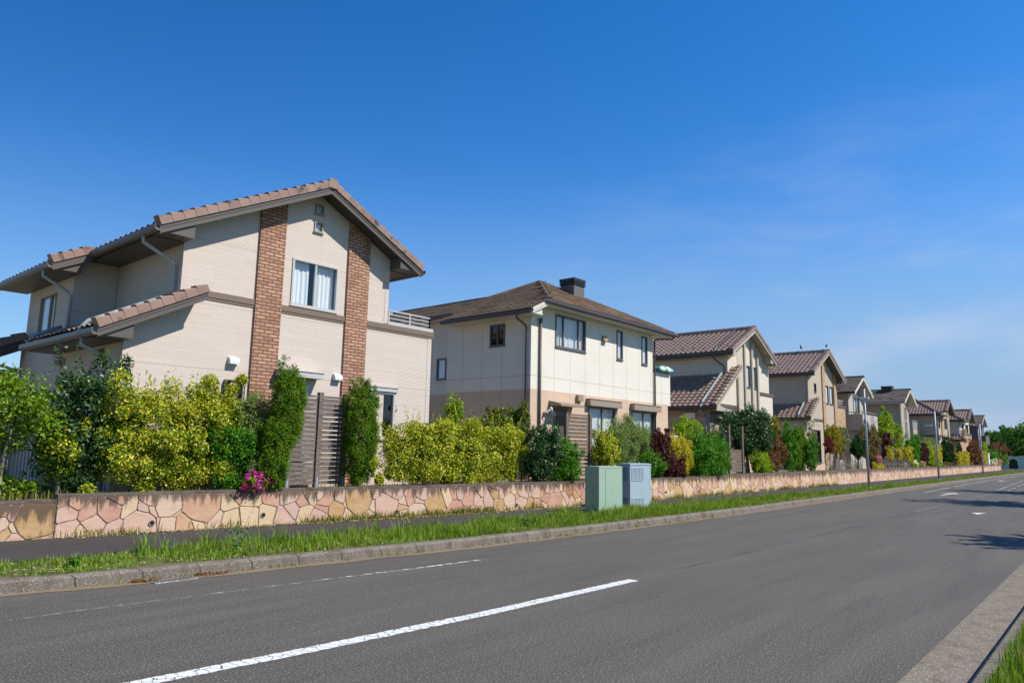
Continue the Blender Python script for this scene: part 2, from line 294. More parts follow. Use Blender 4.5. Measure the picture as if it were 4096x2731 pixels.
LEAF = dict(
 varieg=leaf_mat('variegated_leaf', [(.03, .11, .006), (.055, .17, .008), (.17, .27, .011), (.46, .46, .016), (.66, .62, .03), (.70, .67, .16), (.13, .24, .010)]),
 lime=leaf_mat('lime_leaf', [(0.12, 0.247, 0.0096), (0.204, 0.351, 0.0128), (0.288, 0.416, 0.016), (0.384, 0.468, 0.02)]), yellow=leaf_mat('yellow_leaf', [(0.253, 0.287, 0.0135), (0.46, 0.425, 0.0225), (0.598, 0.517, 0.036), (0.667, 0.575, 0.063)]),
 green=leaf_mat('green_leaf', [(0.0343, 0.132, 0.008), (0.0546, 0.194, 0.0096), (0.0936, 0.265, 0.0144), (0.133, 0.31, 0.0176)]), fresh=leaf_mat('fresh_leaf', [(.045, .14, .008), (.09, .21, .010), (.18, .30, .012), (.26, .36, .016), (.05, .13, .01)]), dark=leaf_mat('dark_glossy_leaf', [(.022, .062, .012), (.032, .09, .018), (.05, .12, .025), (.075, .15, .04)], .42, .15, .45),
 grey=leaf_mat('grey_green_leaf', [(0.127, 0.194, 0.052), (0.186, 0.27, 0.0817), (0.27, 0.355, 0.126), (0.169, 0.288, 0.0446)]), olive=leaf_mat('olive_leaf', [(.06, .085, .05), (.11, .14, .09), (.17, .20, .14)]),
 conifer=leaf_mat('conifer_leaf', [(0.0378, 0.114, 0.0072), (0.0735, 0.186, 0.009), (0.115, 0.255, 0.0108), (0.178, 0.303, 0.0135), (0.147, 0.127, 0.018)], .7, .2, .15), dconifer=leaf_mat('dark_conifer_leaf', [(.008, .04, .008), (.012, .06, .010), (.02, .085, .012)], .7, .2, .15), gold=leaf_mat('golden_conifer_leaf', [(0.168, 0.156, 0.012), (0.3, 0.252, 0.015), (0.432, 0.348, 0.02), (0.144, 0.168, 0.012)], .7, .2, .15),
 purple=leaf_mat('purple_leaf', [(.035, .009, .010), (.065, .014, .016), (.11, .025, .024), (.055, .02, .014)], .5, .25), red=leaf_mat('crimson_leaf', [(.09, .012, .018), (.16, .02, .03), (.21, .035, .045)], .5, .3), rust=leaf_mat('rust_leaf', [(.10, .04, .018), (.18, .075, .03), (.23, .10, .045), (.07, .07, .02)], .55, .25), bronze=leaf_mat('bronze_leaf', [(.11, .10, .03), (.20, .15, .06), (.26, .18, .085), (.09, .11, .025)], .5, .25),
 photinia=leaf_mat('photinia_leaf', [(0.048, 0.132, 0.015), (0.096, 0.204, 0.02), (0.168, 0.24, 0.03), (0.36, 0.12, 0.04)], .35, .25), pale=leaf_mat('pale_rose_leaf', [(.12, .16, .06), (.22, .25, .11), (.36, .34, .20)], .5, .25),
 magenta=leaf_mat('magenta_petal', [(.42, .012, .24), (.55, .03, .36), (.62, .07, .42)], .6, .3), petalw=leaf_mat('white_petal', [(.68, .68, .62), (.78, .77, .72), (.7, .72, .6)], .6, .3), pinkp=leaf_mat('pink_petal', [(.62, .25, .40), (.55, .09, .27), (.7, .42, .5)], .6, .3),
 grass=leaf_mat('grass_blade', [(.075, .165, .012), (.12, .235, .015), (.18, .30, .018), (.26, .36, .035), (.14, .24, .015), (.36, .33, .12)], .5, .3), weed=leaf_mat('weed_leaf', [(.09, .15, .02), (.20, .22, .04), (.38, .31, .09)], .6, .3), litter=leaf_mat('dead_leaf', [(.35, .26, .10), (.46, .37, .16), (.5, .44, .25), (.24, .14, .06)], .8, .1), rustl=leaf_mat('brown_litter', [(.16, .075, .03), (.24, .12, .05), (.3, .19, .1)], .9, .05),
 wood=leaf_mat('woodland_leaf', [(.035, .11, .012), (.06, .17, .015), (.10, .23, .02), (.15, .28, .025)], .6, .25),
)
# ---------------------------------------------------------------- building helpers
def pt(ax, c, u, d, z): return (u, c-d, z) if ax == 'Y' else (c-d, u, z)   # d = distance out of the wall
def wall(mb, ax, c, prof, zb, holes=(), mi=0):
    prof = sorted(prof); us = {p[0] for p in prof}
    for h in holes: us |= {h[0], h[1]}
    us = sorted(u for u in us if prof[0][0]-1e-6 <= u <= prof[-1][0]+1e-6)
    xs, zs = [p[0] for p in prof], [p[1] for p in prof]
    for a, b in zip(us[:-1], us[1:]):
        if b-a < 1e-5: continue
        za, zb2 = np.interp(a, xs, zs), np.interp(b, xs, zs); m = (a+b)/2
        hs = sorted((h[2], h[3]) for h in holes if h[0] < m < h[1]); lo = zb
        for q0, q1 in hs:
            if q0 > lo: mb.quad(pt(ax, c, a, 0, lo), pt(ax, c, b, 0, lo), pt(ax, c, b, 0, q0), pt(ax, c, a, 0, q0), mi)
            lo = q1
        mb.quad(pt(ax, c, a, 0, lo), pt(ax, c, b, 0, lo), pt(ax, c, b, 0, zb2), pt(ax, c, a, 0, za), mi)
def obox(mb, ax, c, u0, u1, d0, d1, z0, z1, mi=0):
    a = pt(ax, c, u0, d0, z0); b = pt(ax, c, u1, d1, z1)
    mb.box(min(a[0], b[0]), max(a[0], b[0]), min(a[1], b[1]), max(a[1], b[1]), z0, z1, mi)
def window(parent, ax, c, u0, u1, z0, z1, panes=2, frame='frame_s', curtain='full', fw=.05, splits=None, sill=True, name='window', transom=None):
    h = (u0+.012, u1-.012, z0+.012, z1-.012)
    f = MB()
    for a, b, e, g in ((u0, u0+fw, z0, z1), (u1-fw, u1, z0, z1), (u0+fw, u1-fw, z0, z0+fw*1.1), (u0+fw, u1-fw, z1-fw, z1)): obox(f, ax, c, a, b, .028, -.05, e, g)
    if sill: obox(f, ax, c, u0-.02, u1+.02, .05, -.01, z0-.025, z0-.001)
    sp = splits if splits is not None else [u0+(u1-u0)*k/panes for k in range(1, panes)]
    for k, q in enumerate(sp): obox(f, ax, c, q-.022, q+.022, .016, -.045, z0+fw*1.1, z1-fw)
    if transom: obox(f, ax, c, u0+fw, u1-fw, .014, -.045, transom-.025, transom+.025)
    fo = f.build(name, M[frame], parent)
    g = MB(); d = -.022; g.quad(*[pt(ax, c, u, d, z) for u, z in ((u0+.02, z0+.02), (u1-.02, z0+.02), (u1-.02, z1-.02), (u0+.02, z1-.02))])
    g.build('pane', M['glassf' if curtain == 'frost' else 'glass'], fo)
    r = MB(); dd = -.45
    q = [(h[0], h[2]), (h[1], h[2]), (h[1], h[3]), (h[0], h[3])]
    for i in range(4):
        (ua, za), (ub, zb) = q[i], q[(i+1) % 4]; r.quad(pt(ax, c, ua, 0, za), pt(ax, c, ub, 0, zb), pt(ax, c, ub, dd, zb), pt(ax, c, ua, dd, za))
    r.quad(*[pt(ax, c, u, dd, z) for u, z in q]); r.build('window_recess', M['recess'], fo)
    if curtain in ('full', 'part', 'frost'):
        cb = MB(); n = max(12, int((u1-u0)*34)); rg = random.Random(int(u0*100)+int(z0*10))
        spans = [(h[0]+.01, h[1]-.01)] if curtain != 'part' else [(h[0]+.01, h[0]+(h[1]-h[0])*.42), (h[0]+(h[1]-h[0])*.56, h[1]-.01)]
        for a, b in spans:
            m = max(6, int(n*(b-a)/(h[1]-h[0]))); ph = rg.random()*6; vs = []
            for i in range(m+1):
                u = a+(b-a)*i/m; w = (.022*math.sin(i*1.55+ph)+.014*math.sin(i*.57+ph*2)) if curtain != 'frost' else .085
                vs += [pt(ax, c, u, -.13+w, h[2]+.01), pt(ax, c, u, -.13+(w*.6 if curtain != 'frost' else w), h[3]-.01)]
            cb.add(vs, [(2*i, 2*i+2, 2*i+3, 2*i+1) for i in range(m)])
        cb.build('curtain', M['blind' if curtain == 'frost' else 'curtain'], fo)
    return h
def tile_slope(mb, O, U, V, L, Mlen, style='s', poly=None, pu=.27, pv=.28, amp=.042, step=.036):
    O, U, V = Vector(O), Vector(U).normalized(), Vector(V).normalized(); Nn = U.cross(V)
    if Nn.z < 0: Nn = -Nn
    if style == 's': k = max(2, round(L/pu)); nu = k*6; hu = [amp*(.5+.5*math.cos(2*math.pi*i/6))**1.3 for i in range(6)]
    else: nu = max(2, int(L/.6)); hu = [0.]*6; step = .024; pv = .21
    nv = max(1, round(Mlen/pv)); pv = Mlen/nv
    us = [L*i/nu for i in range(nu+1)]; rows = []
    for r in range(nv): rows += [(r*pv, step), ((r+1)*pv, 0.)]
    def inside(u, v):
        n = len(poly); c = False; j = n-1
        for i in range(n):
            (xi, yi), (xj, yj) = poly[i], poly[j]
            if (yi > v) != (yj > v) and u < (xj-xi)*(v-yi)/(yj-yi)+xi: c = not c
            j = i
        return c
    vs = [O+U*u+V*v+Nn*(h+hu[i % 6]+.004) for v, h in rows for i, u in enumerate(us)]; fs = []
    for j in range(len(rows)-1):
        vm = (rows[j][0]+rows[j+1][0])/2
        for i in range(nu):
            if poly and not inside((us[i]+us[i+1])/2, min(vm, Mlen-1e-3) if j % 2 == 0 else vm+.01): continue
            fs.append((j*(nu+1)+i, j*(nu+1)+i+1, (j+1)*(nu+1)+i+1, (j+1)*(nu+1)+i))
    mb.add(vs, fs)
def verge_row(mb, low, high, n, depth=.22, hgt=.17, y=(0, 1, 0)):
    A, B = Vector(low), Vector(high); d = (B-A); L = d.length/n; d.normalize(); Y = Vector(y); N = Y.cross(d)
    if N.z < 0: N = -N
    for i in range(n):
        p0 = A+d*(L*i-.012); p1 = A+d*(L*(i+1)-.018); ring = []
        for p, s in ((p0, 1.0), (p1, .74)):
            ring.append([p+Y*a+N*b for a, b in ((-.012*s, -.03), (-.012*s, hgt*.80*s), (.010, hgt*.95*s), (.045, hgt*s), (depth, hgt*s), (depth, -.02))])
        mb.add(ring[0]+ring[1], [tuple(range(5, -1, -1)), tuple(range(6, 12))]+[(k, (k+1) % 6, 6+(k+1) % 6, 6+k) for k in range(6)])
def cap_row(mb, a, b, n, w=.13, h=.10):
    A, B = Vector(a), Vector(b); d = B-A; L = d.length/n; d.normalize(); sd = d.cross(Vector((0, 0, 1))).normalized(); up = sd.cross(d)
    for i in range(n):
        ring = []
        for p, s in ((A+d*(L*i-.01), 1.), (A+d*(L*(i+1)-.01), .86)):
            ring.append([p+sd*x*s+up*z*s for x, z in ((-w, -.13), (-w*.8, h*.55), (-w*.3, h), (w*.3, h), (w*.8, h*.55), (w, -.13))])
        mb.add(ring[0]+ring[1], [tuple(range(5, -1, -1)), tuple(range(6, 12))]+[(k, (k+1) % 6, 6+(k+1) % 6, 6+k) for k in range(6)])
def gutter(parent, a, b, mat='gutterm', w=.12, h=.13, out=(-1, 0, 0)):
    g = MB(); A, B = Vector(a), Vector(b); o = Vector(out)
    prof = [(0, 0), (w*.75, 0), (w, h*.35), (w, h), (w-.015, h), (w-.015, h*.45), (.02, .03), (0, h)]
    g.prism([A+o*x+Vector((0, 0, z)) for x, z in prof], B-A)
    return g.build('gutter', M[mat], parent)
def gable_roof(root, xl, xa, xr, zl, za, zr, y0, y1, tile='tile', style='s', fascia='fascia', soffit='soffit', th=.13, barge=.20, verge=True, nverge=(16, 12), cap=True, left_ext=None, capmat=None, y1l=None):
    dl, dr = Vector((xa-xl, 0, za-zl)), Vector((xa-xr, 0, za-zr))
    t = MB(); t.xz([(xl, zl), (xa, za), (xa, za-.03), (xl, zl-.03)], y0+.02, y1l or y1); t.xz([(xa, za), (xr, zr), (xr, zr-.03), (xa, za-.03)], y0+.02, y1)
    tile_slope(t, (xl, y0, zl), (0, 1, 0), dl, (y1l or y1)-y0, dl.length, style); tile_slope(t, (xr, y0, zr), (0, 1, 0), dr, y1-y0, dr.length, style)
    if left_ext:
        xe, ye0, ye1 = left_ext; ze = zl-(xl-xe)*(za-zl)/(xa-xl)
        t.xz([(xe, ze), (xl, zl), (xl, zl-.03), (xe, ze-.03)], ye0+.02, ye1); d2 = Vector((xl-xe, 0, zl-ze)); tile_slope(t, (xe, ye0, ze), (0, 1, 0), d2, ye1-ye0, d2.length, style)
    ro = t.build('roof', M[tile], root)
    s = MB(); s.xz([(xl, zl-.035), (xa, za-.035), (xa, za-th), (xl+.02, zl-th)], y0+.045, y1l or y1); s.xz([(xa, za-.035), (xr, zr-.035), (xr-.02, zr-th), (xa, za-th)], y0+.045, y1)
    s.build('soffit', M[soffit], ro)
    b = MB(); k = barge
    for zo, zi, yy in ((0, -k*.52, 0), (-k*.54, -k, .012)):
        b.xz([(xl, zl+zo-.001), (xa, za+zo-.001), (xa, za+zi), (xl, zl+zi)], y0+yy, y0+.045); b.xz([(xa, za+zo-.001), (xr, zr+zo-.001), (xr, zr+zi), (xa, za+zi)], y0+yy, y0+.045)
    b.build('bargeboard', M[fascia], ro)
    if verge:
        v = MB(); verge_row(v, (xl, y0-.02, zl), (xa, y0-.02, za), nverge[0]); verge_row(v, (xr, y0-.02, zr), (xa, y0-.02, za), nverge[1]); v.build('verge_tile_row', M[tile], ro)
    if cap:
        v = MB(); hz = .06 if style == 's' else .02; cap_row(v, (xa, y0-.03, za+hz), (xa, y1, za+hz), max(3, int((y1-y0)/.3)), .15 if style == 's' else .1, .12 if style == 's' else .05); v.build('ridge_cap', M[capmat or tile], ro)
    return ro
def pipe(parent, path, r=.035, mat='pipew', name='downpipe', sm=True):
    m = MB(); m.tube(path, r, 8); o = m.build(name, M[mat], parent, True); return o
def band(parent, x0, x1, y, z0, z1, mat='band', name='string_course', dep=.03, back=.005):
    b = MB(); h = z1-z0; b.box(x0, x1, y-dep, y+back, z0+h*.30, z1); b.box(x0, x1, y-dep*.55, y+back, z0, z0+h*.28); return b.build(name, M[mat], parent)
def hood(parent, ax, c, u, z, w, h, dep=.12, mat='vent'):
    m = MB(); n = 6; pr = [(0, 0), (dep, 0)]+[(dep*math.cos(a), h*.35+h*.65*math.sin(a)) for a in [k*math.pi/2/n for k in range(n+1)]]
    m.prism([pt(ax, c, u-w/2, d+.001, z+q) for d, q in pr], Vector(pt(ax, c, u+w/2, 0, 0))-Vector(pt(ax, c, u-w/2, 0, 0)))
    obox(m, ax, c, u-w/2-.015, u+w/2+.015, .012, 0, z-.02, z+h*1.03)
    return m.build('vent_hood', M[mat], parent)
def railing(parent, pts, z0, z1, mat='frame_s', rails=3, posts=3):
    m = MB()
    for (x0, y0), (x1, y1) in zip(pts[:-1], pts[1:]):
        for k in range(rails): z = z0+(z1-z0)*(k+1)/rails; m.tube([(x0, y0, z), (x1, y1, z)], .016 if k < rails-1 else .024, 6)
        for k in range(posts): t = k/(posts-1); x, y = x0+(x1-x0)*t, y0+(y1-y0)*t; m.box(x-.018, x+.018, y-.018, y+.018, z0-.02, z1)
    return m.build('railing', M[mat], parent)
def awning(parent, x0, x1, y, z0, z1, dep=.22, mat='taupe', name='shutter_box', split=.5):
    m = MB(); m.box(x0, x1, y-dep, y-.001, z0, z0+(z1-z0)*split); m.box(x0+.008, x1-.008, y-dep+.012, y-.001, z0+(z1-z0)*split, z1-.02); m.box(x0-.01, x1+.01, y-dep-.01, y-.001, z1-.02, z1)
    return m.build(name, M[mat], parent)
def snow_guards(parent, pts, mat='tile2', sz=.075):
    m = MB(); n = 6
    p = pts[0]; m.add([(p[0], p[1]-sz, p[2]), (p[0], p[1]+sz, p[2]), (p[0]+.01, p[1], p[2]+sz*1.05), (p[0]+.10, p[1], p[2]+sz)], [(0, 1, 2), (0, 2, 3), (1, 3, 2), (0, 3, 1)])
    o = m.build('snow_guard', M[mat], parent)
    for q in pts[1:]:
        c = o.copy(); C.objects.link(c); c.parent = parent; c.location = (q[0]-p[0], q[1]-p[1], q[2]-p[2])
# ---------------------------------------------------------------- ground, road, kerbs
XS = list(np.concatenate([np.arange(-14, 24, 1.), np.arange(24, 131, 4.)]))
WALLX, WALLY = [-14, 3, 5, 8, 11, 16, 21, 35, 60, 108], [15.0, 13.4, 13.2, 12.85, 12.4, 11.95, 11.8, 11.75, 12.0, 12.4]
KX, KY = [-14, 2, 3.3, 4.7, 6.3, 9, 12, 15, 21, 45, 131], [11.9, 10.0, 9.66, 9.5, 9.32, 9.02, 8.86, 8.76, 8.68, 8.9, 9.0]
GX, GY = [-14, 3, 5, 7.2, 10, 15, 20, 27, 40, 131], [12.6, 11.0, 11.0, 10.85, 10.62, 10.6, 10.5, 10.2, 9.95, 10.4]
CX, CY = [-14, 1, 2.4, 3.7, 5.75, 9, 13, 131], [6.7, 5.8, 5.62, 5.50, 5.36, 5.28, 5.26, 5.35]
wy = lambda x: float(np.interp(x, WALLX, WALLY)); ky = lambda x: float(np.interp(x, KX, KY)); gy = lambda x: float(np.interp(x, GX, GY)); cy_ = lambda x: float(np.interp(x, CX, CY))
def strip(name, f0, f1, z, mat, xs=XS, z2=None):
    m = MB(); vs = []
    for x in xs: vs += [(x, f0(x), z), (x, f1(x), z if z2 is None else z2)]
    m.add(vs, [(2*i, 2*i+2, 2*i+3, 2*i+1) for i in range(len(xs)-1)]); return structure(m.build(name, mat))
g = MB(); g.quad((-400, -400, -.03), (900, -400, -.03), (900, 700, -.03), (-400, 700, -.03)); structure(g.build('ground', M['field']))
strip('road', lambda x: 1.0, lambda x: ky(x)+.05, 0, M['road'])
strip('gutter_strip', lambda x: 1.03, lambda x: 1.52, .006, M['gutter'])
strip('road_edge_dirt', lambda x: ky(x)-.13-.06*abs(math.sin(x*2.1))-.04*abs(math.sin(x*.7+1)), lambda x: ky(x)+.03, .005, M['dirt'], list(np.arange(-14, 60, .25)))
def kerb(name, f, sgn):
    m = MB(); pr = [(0, -.02), (.012, .115), (.045, .15), (.19, .15), (.19, -.02)]; vs = []
    for x in XS: vs += [(x, f(x)+sgn*a, b) for a, b in pr]
    m.add(vs, [(5*i+k, 5*(i+1)+k, 5*(i+1)+k+1, 5*i+k+1) for i in range(len(XS)-1) for k in range(4)]); return structure(m.build(name, M['kerb']))
kerb('far_kerb', ky, 1); kerb('near_kerb', lambda x: 1.04, -1)
strip('verge', lambda x: ky(x)+.18, lambda x: gy(x)+.02, .147, M['earth'], z2=.165)
strip('sidewalk', gy, lambda x: wy(x)+.05, .172, M['walk'])
strip('near_verge', lambda x: -6., lambda x: .86, .14, M['earth'])
strip('garden_ground', lambda x: wy(x)+.08, lambda x: 40., .76, M['soil'], [x for x in XS if x <= 108]+[108.])
def dash(x0, x1, f, w, z, mat):
    xs = list(np.linspace(x0, x1, max(2, int((x1-x0)/(.045 if x1 < 12 else .4))+2))); return strip('road_marking', lambda x: f(x)-w/2+random.uniform(-.006, .010), lambda x: f(x)+w/2+random.uniform(-.010, .006), z, mat, xs)
dash(.5, 8.75, cy_, .165, .004, M['line']); dash(13.5, 21.5, cy_, .11, .004, M['faint']); dash(25.8, 29.6, cy_, .13, .004, M['faint2']); dash(34.5, 44.5, cy_, .13, .004, M['faint2'])
ef = lambda x: float(np.interp(x, [-5, 2.2, 3.6, 7.5, 9.8, 41, 54, 66, 110], [8.9, 8.41, 8.33, 7.96, 7.8, 7.75, 8.1, 8.3, 8.3]))
dash(1.2, 5.6, ef, .075, .004, M['faint2']); dash(5.6, 8.6, ef, .08, .004, M['worn']); dash(8.6, 11., ef, .08, .004, M['faint']); dash(40, 47, ef, .09, .004, M['line2']); dash(49, 110, ef, .09, .004, M['line2'])
def arrow(x, y, s=1., flip=1):
    m = MB()
    m.add([(x, y-.08, .005), (x+2.1*s, y-.08, .005), (x+2.1*s, y-.40, .005), (x+3.6*s, y, .005), (x+2.1*s, y+.40, .005), (x+2.1*s, y+.08, .005), (x, y+.08, .005)], [(0, 1, 5, 6), (2, 3, 4)]); structure(m.build('road_marking', M['line2']))
arrow(37.2, 6.62); arrow(63, 7.5); m = MB(); m.add([(26.3, 3.72, .005), (27.3, 3.62, .005), (27.0, 3.98, .005)], [(0, 1, 2)]); structure(m.build('road_marking', M['line']))
for i in range(12):
    x = 46+i*2.0; y = float(np.interp(x, [46, 53, 68, 70], [5.55, 5.88, 6.5, 6.55])); m = MB(); m.box(x, x+.5, y-.07, y+.07, .001, .006); structure(m.build('road_marking', M['line2']))
    if i % 2 == 0: y2 = y-.45; m = MB(); m.box(x+.6, x+1.05, y2-.06, y2+.06, .001, .006); structure(m.build('road_marking', M['line']))
def seam(x0, x1, f, w, mat):
    xs = list(np.linspace(x0, x1, 60)); strip('road_seam', lambda x: f(x)-w/2+.012*math.sin(x*5), lambda x: f(x)+w/2+.02*math.sin(x*3.1), .003, mat, xs)
M['seam'] = asphalt('seam_tar', (.062, .060, .057), .5)
seam(9.5, 46, lambda x: cy_(x)+.02, .022, M['seam'])
# drain grate set in the gutter
o = MB(); cx, cy = 4.36, ky(4.36)-.16
o.box(cx-.27, cx+.27, cy-.10, cy+.10, .0, .012)
for i in range(11):
    for j in range(2): o.box(cx-.24+i*.046, cx-.214+i*.046, cy-.075+j*.08, cy-.015+j*.08, .012, .0135, 1)
tag(o.build('drain_grate', [M['conc'], M['hole']]), 'pale metal drain grate in the gutter at the foot of the kerb', 'drain')
# ---------------------------------------------------------------- stone retaining wall (three steps in height)
def stone_wall(x0, x1, top, mat, label, holes=()):
    r = thing('stone_wall', label, 'wall', (x0, wy(x0), .1), 'stone garden walls along the sidewalk')
    xs = sorted({x0, x1} | {q for q in WALLX if x0 < q < x1} | {float(q) for q in np.arange(math.ceil(x0), x1, .3 if x0 < 5 else 1.0)}); m = MB(); c = MB(); vs = []; cs = []; rj = random.Random(4)
    for x in xs: y = wy(x); vs += [(x, y, .12), (x, y, top-.045), (x, y+.2, top-.045), (x, y+.2, .12)]; cs += [(x, y-.006, top-.045), (x, y-.003+rj.uniform(-.004, .004), top+rj.uniform(-.007, .007)), (x, y+.21, top), (x, y+.21, top-.045)]
    n = len(xs); fs = [(4*i+k, 4*(i+1)+k, 4*(i+1)+(k+1) % 4, 4*i+(k+1) % 4) for i in range(n-1) for k in range(4)]+[(0, 1, 2, 3), (4*n-1, 4*n-2, 4*n-3, 4*n-4)]
    m.add(vs, fs); c.add(cs, fs); m.build('mortar_core', M['mortar'], r); c.build('coping', M['wallcap'], r)
    rg = random.Random(int(x0*7)+3); za, zb = .125, top-.05; seeds = []
    while len(seeds) < (x1-x0)*(zb-za)*12.5:
        for _ in range(60):
            p = (rg.uniform(x0, x1), rg.uniform(za, zb)); w = rg.choice((.04, .06, .08, .12, .17, .29)); 
            if all(abs(p[0]-q[0]) > .5 or math.hypot(p[0]-q[0], p[1]-q[1]) > .09+.42*(w+q[2]) for q in seeds[-160:] + seeds[:0]): break
        else: break
        seeds.append((p[0], p[1], w))
    seeds.sort(); st = MB(); J = .0075
    for i, (sx, sz, sw) in enumerate(seeds):
        P = [(max(x0+.004, sx-.8), za), (min(x1-.004, sx+.8), za), (min(x1-.004, sx+.8), zb), (max(x0+.004, sx-.8), zb)]
        for k in list(range(max(0, i-45), i))+list(range(i+1, min(len(seeds), i+46))):
            qx, qz, qw = seeds[k]; dx, dz = qx-sx, qz-sz; d = math.hypot(dx, dz)
            if d > 1.7 or d < 1e-6: continue
            nx, nz = dx/d, dz/d; lim = d/2+(sw*sw-qw*qw)/(2*d)-J; Q = []
            for a, b in zip(P, P[1:]+P[:1]):
                fa, fb = (a[0]-sx)*nx+(a[1]-sz)*nz-lim, (b[0]-sx)*nx+(b[1]-sz)*nz-lim
                if fa <= 0: Q.append(a)
                if fa*fb < 0: t = fa/(fa-fb); Q.append((a[0]+(b[0]-a[0])*t, a[1]+(b[1]-a[1])*t))
            P = Q
            if len(P) < 3: break
        if len(P) < 3: continue
        R = []                                             # cut the corners and roughen the edge
        for a, b in zip(P, P[1:]+P[:1]):
            L = math.hypot(b[0]-a[0], b[1]-a[1]); n = 1 if L < .05 else 2 if L < .15 else 4
            for q in range(n+1): t = .10+.80*q/n; R.append((a[0]+(b[0]-a[0])*t+rg.uniform(-.0035, .0035), a[1]+(b[1]-a[1])*t+rg.uniform(-.0035, .0035)))
        cxm, czm = sum(p[0] for p in R)/len(R), sum(p[1] for p in R)/len(R); n = len(R); out = rg.uniform(.010, .020); vs = []
        for e, dd in ((1., 0.), (1., .55), (.965, 1.)): vs += [(cxm+(x-cxm)*e, wy(cxm+(x-cxm)*e)-.001-out*dd, czm+(z-czm)*e) for x, z in R]
        st.add(vs, [(k+o*n, (k+1) % n+o*n, (k+1) % n+n+o*n, k+n+o*n) for o in (0, 1) for k in range(n)]+[tuple(range(2*n, 3*n))])
    st.build('stone_facing', M[mat], r)
    for x, z in holes:
        h = MB(); y = wy(x); p = []
        for k in range(12): a = k*math.pi/6; p.append((x+.038*math.cos(a), y-.026, z+.038*math.sin(a)))
        h.prism(p, (0, .004, 0)); h.build('drain_hole', M['hole'], r)
        h = MB(); ring = []
        for k in range(12): a = k*math.pi/6; ring += [(x+.04*math.cos(a), y-.030, z+.04*math.sin(a)), (x+.052*math.cos(a), y-.030, z+.052*math.sin(a)), (x+.052*math.cos(a), y+.01, z+.052*math.sin(a)), (x+.04*math.cos(a), y+.01, z+.04*math.sin(a))]
        h.add(ring, [(4*i+k, 4*i+(k+1) % 4, 4*((i+1) % 12)+(k+1) % 4, 4*((i+1) % 12)+k) for i in range(12) for k in range(4)]); h.build('drain_pipe', M['conc'], r)
stone_wall(-14, 4.16, .775, 'cladlow', 'lower dark-stained end of the stone wall, at the left edge of the picture')
stone_wall(4.17, 25.6, .86, 'clad', 'long crazy-paved pink stone wall with stained coping in front of the first two houses', [(5.62, .33), (7.62, .37), (10.6, .3), (14.3, .3), (17.2, .36), (21.6, .4), (24, .36)])
stone_wall(25.61, 108, .90, 'clad', 'far crazy-paved stone wall running past the lamp posts to the end of the street', [(29, .3), (32.2, .3), (36, .3)])
# ---------------------------------------------------------------- utility cabinets
def cabinet(label, x0, x1, y0, y1, z1, mat, vents):
    r = thing('utility_cabinet', label, 'utility box', ((x0+x1)/2, (y0+y1)/2, .16), 'utility cabinets on the grass verge')
    b = MB(); b.box(x0, x1, y0, y1, .13, z1-.03); b.build('body', M[mat], r)
    l = MB(); e = .016 if vents else .006; l.box(x0-e, x1+e, y0-e, y1+e, z1-.03, z1); l.box(x0+.02, x1-.02, y0+.02, y1-.02, z1, z1+.012); l.build('lid', M[mat], r)
    s = MB(); s.box(x0+.28, x0+.288, y0-.0005, y0-.003, .2, z1-.05) if not vents else s.box(x0-.001, x0-.003, y0+.02, y1-.02, .22, .224); s.build('door_seam', M['hole'], r)
    f = MB(); f.box(x0-.05, x1+.05, y0-.05, y1+.05, .1, .205); f.build('concrete_base', M['conc'], r)
    h = MB(); h.box(x0-.02, x0-.001, y0+.17, y0+.19, .72, .86); h.tube([(x0-.012, y0+.18, .69), (x0-.001, y0+.18, .69)], .014, 8); h.build('handle', M['steel'], r)
    def louvre(ax, c, u0, u1, za, zb, mm):
        m = MB()
        for a, bb, e0, g in ((u0, u0+.018, za, zb), (u1-.018, u1, za, zb), (u0+.018, u1-.018, za, za+.018), (u0+.018, u1-.018, zb-.018, zb)): obox(m, ax, c, a, bb, .014, -.001, e0, g)
        for q in (1/3, 2/3): obox(m, ax, c, u0+(u1-u0)*q-.006, u0+(u1-u0)*q+.006, .012, .001, za+.018, zb-.018)
        n = int((zb-za)/.022)
        for i in range(n): z = za+.02+i*(zb-za-.04)/n; obox(m, ax, c, u0+.018, u1-.018, .004+.003*(i % 2), 0, z, z+.012)
        m.build('louvre_vent', M[mm], r)
    if vents:
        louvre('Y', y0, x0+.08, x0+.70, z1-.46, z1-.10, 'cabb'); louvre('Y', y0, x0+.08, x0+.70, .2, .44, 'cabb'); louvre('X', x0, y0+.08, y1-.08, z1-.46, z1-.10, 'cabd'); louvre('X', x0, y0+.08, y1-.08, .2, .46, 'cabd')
        for sx in (x0+.25, x1-.3): m = MB(); m.tube(smooth_tube([(sx-.03, y0+.2, z1+.01), (sx-.03, y0+.2, z1+.035), (sx+.03, y0+.2, z1+.035), (sx+.03, y0+.2, z1+.01)], 3), .006, 6); m.build('lifting_eye', M['steel'], r)
    else:
        m = MB()
        for i in range(6): z = z1-.22+i*.026; obox(m, 'X', x0, y0+.12, y0+.27, .008, 0, z, z+.010)
        m.build('louvre_vent', M[mat], r)
        for sx in (x0+.25, x1-.3): m = MB(); m.tube([(sx, y0+.21, z1), (sx, y0+.21, z1+.03)], .012, 8); m.build('lid_bolt', M['steel'], r)
cabinet('plain green metal utility cabinet on the grass verge', 15.1, 16.18, 10.09, 10.51, 1.32, 'cabg', False)
cabinet('blue-grey utility cabinet with louvred vents behind the green one', 17.24, 18.37, 10.50, 10.93, 1.37, 'cabb', True)
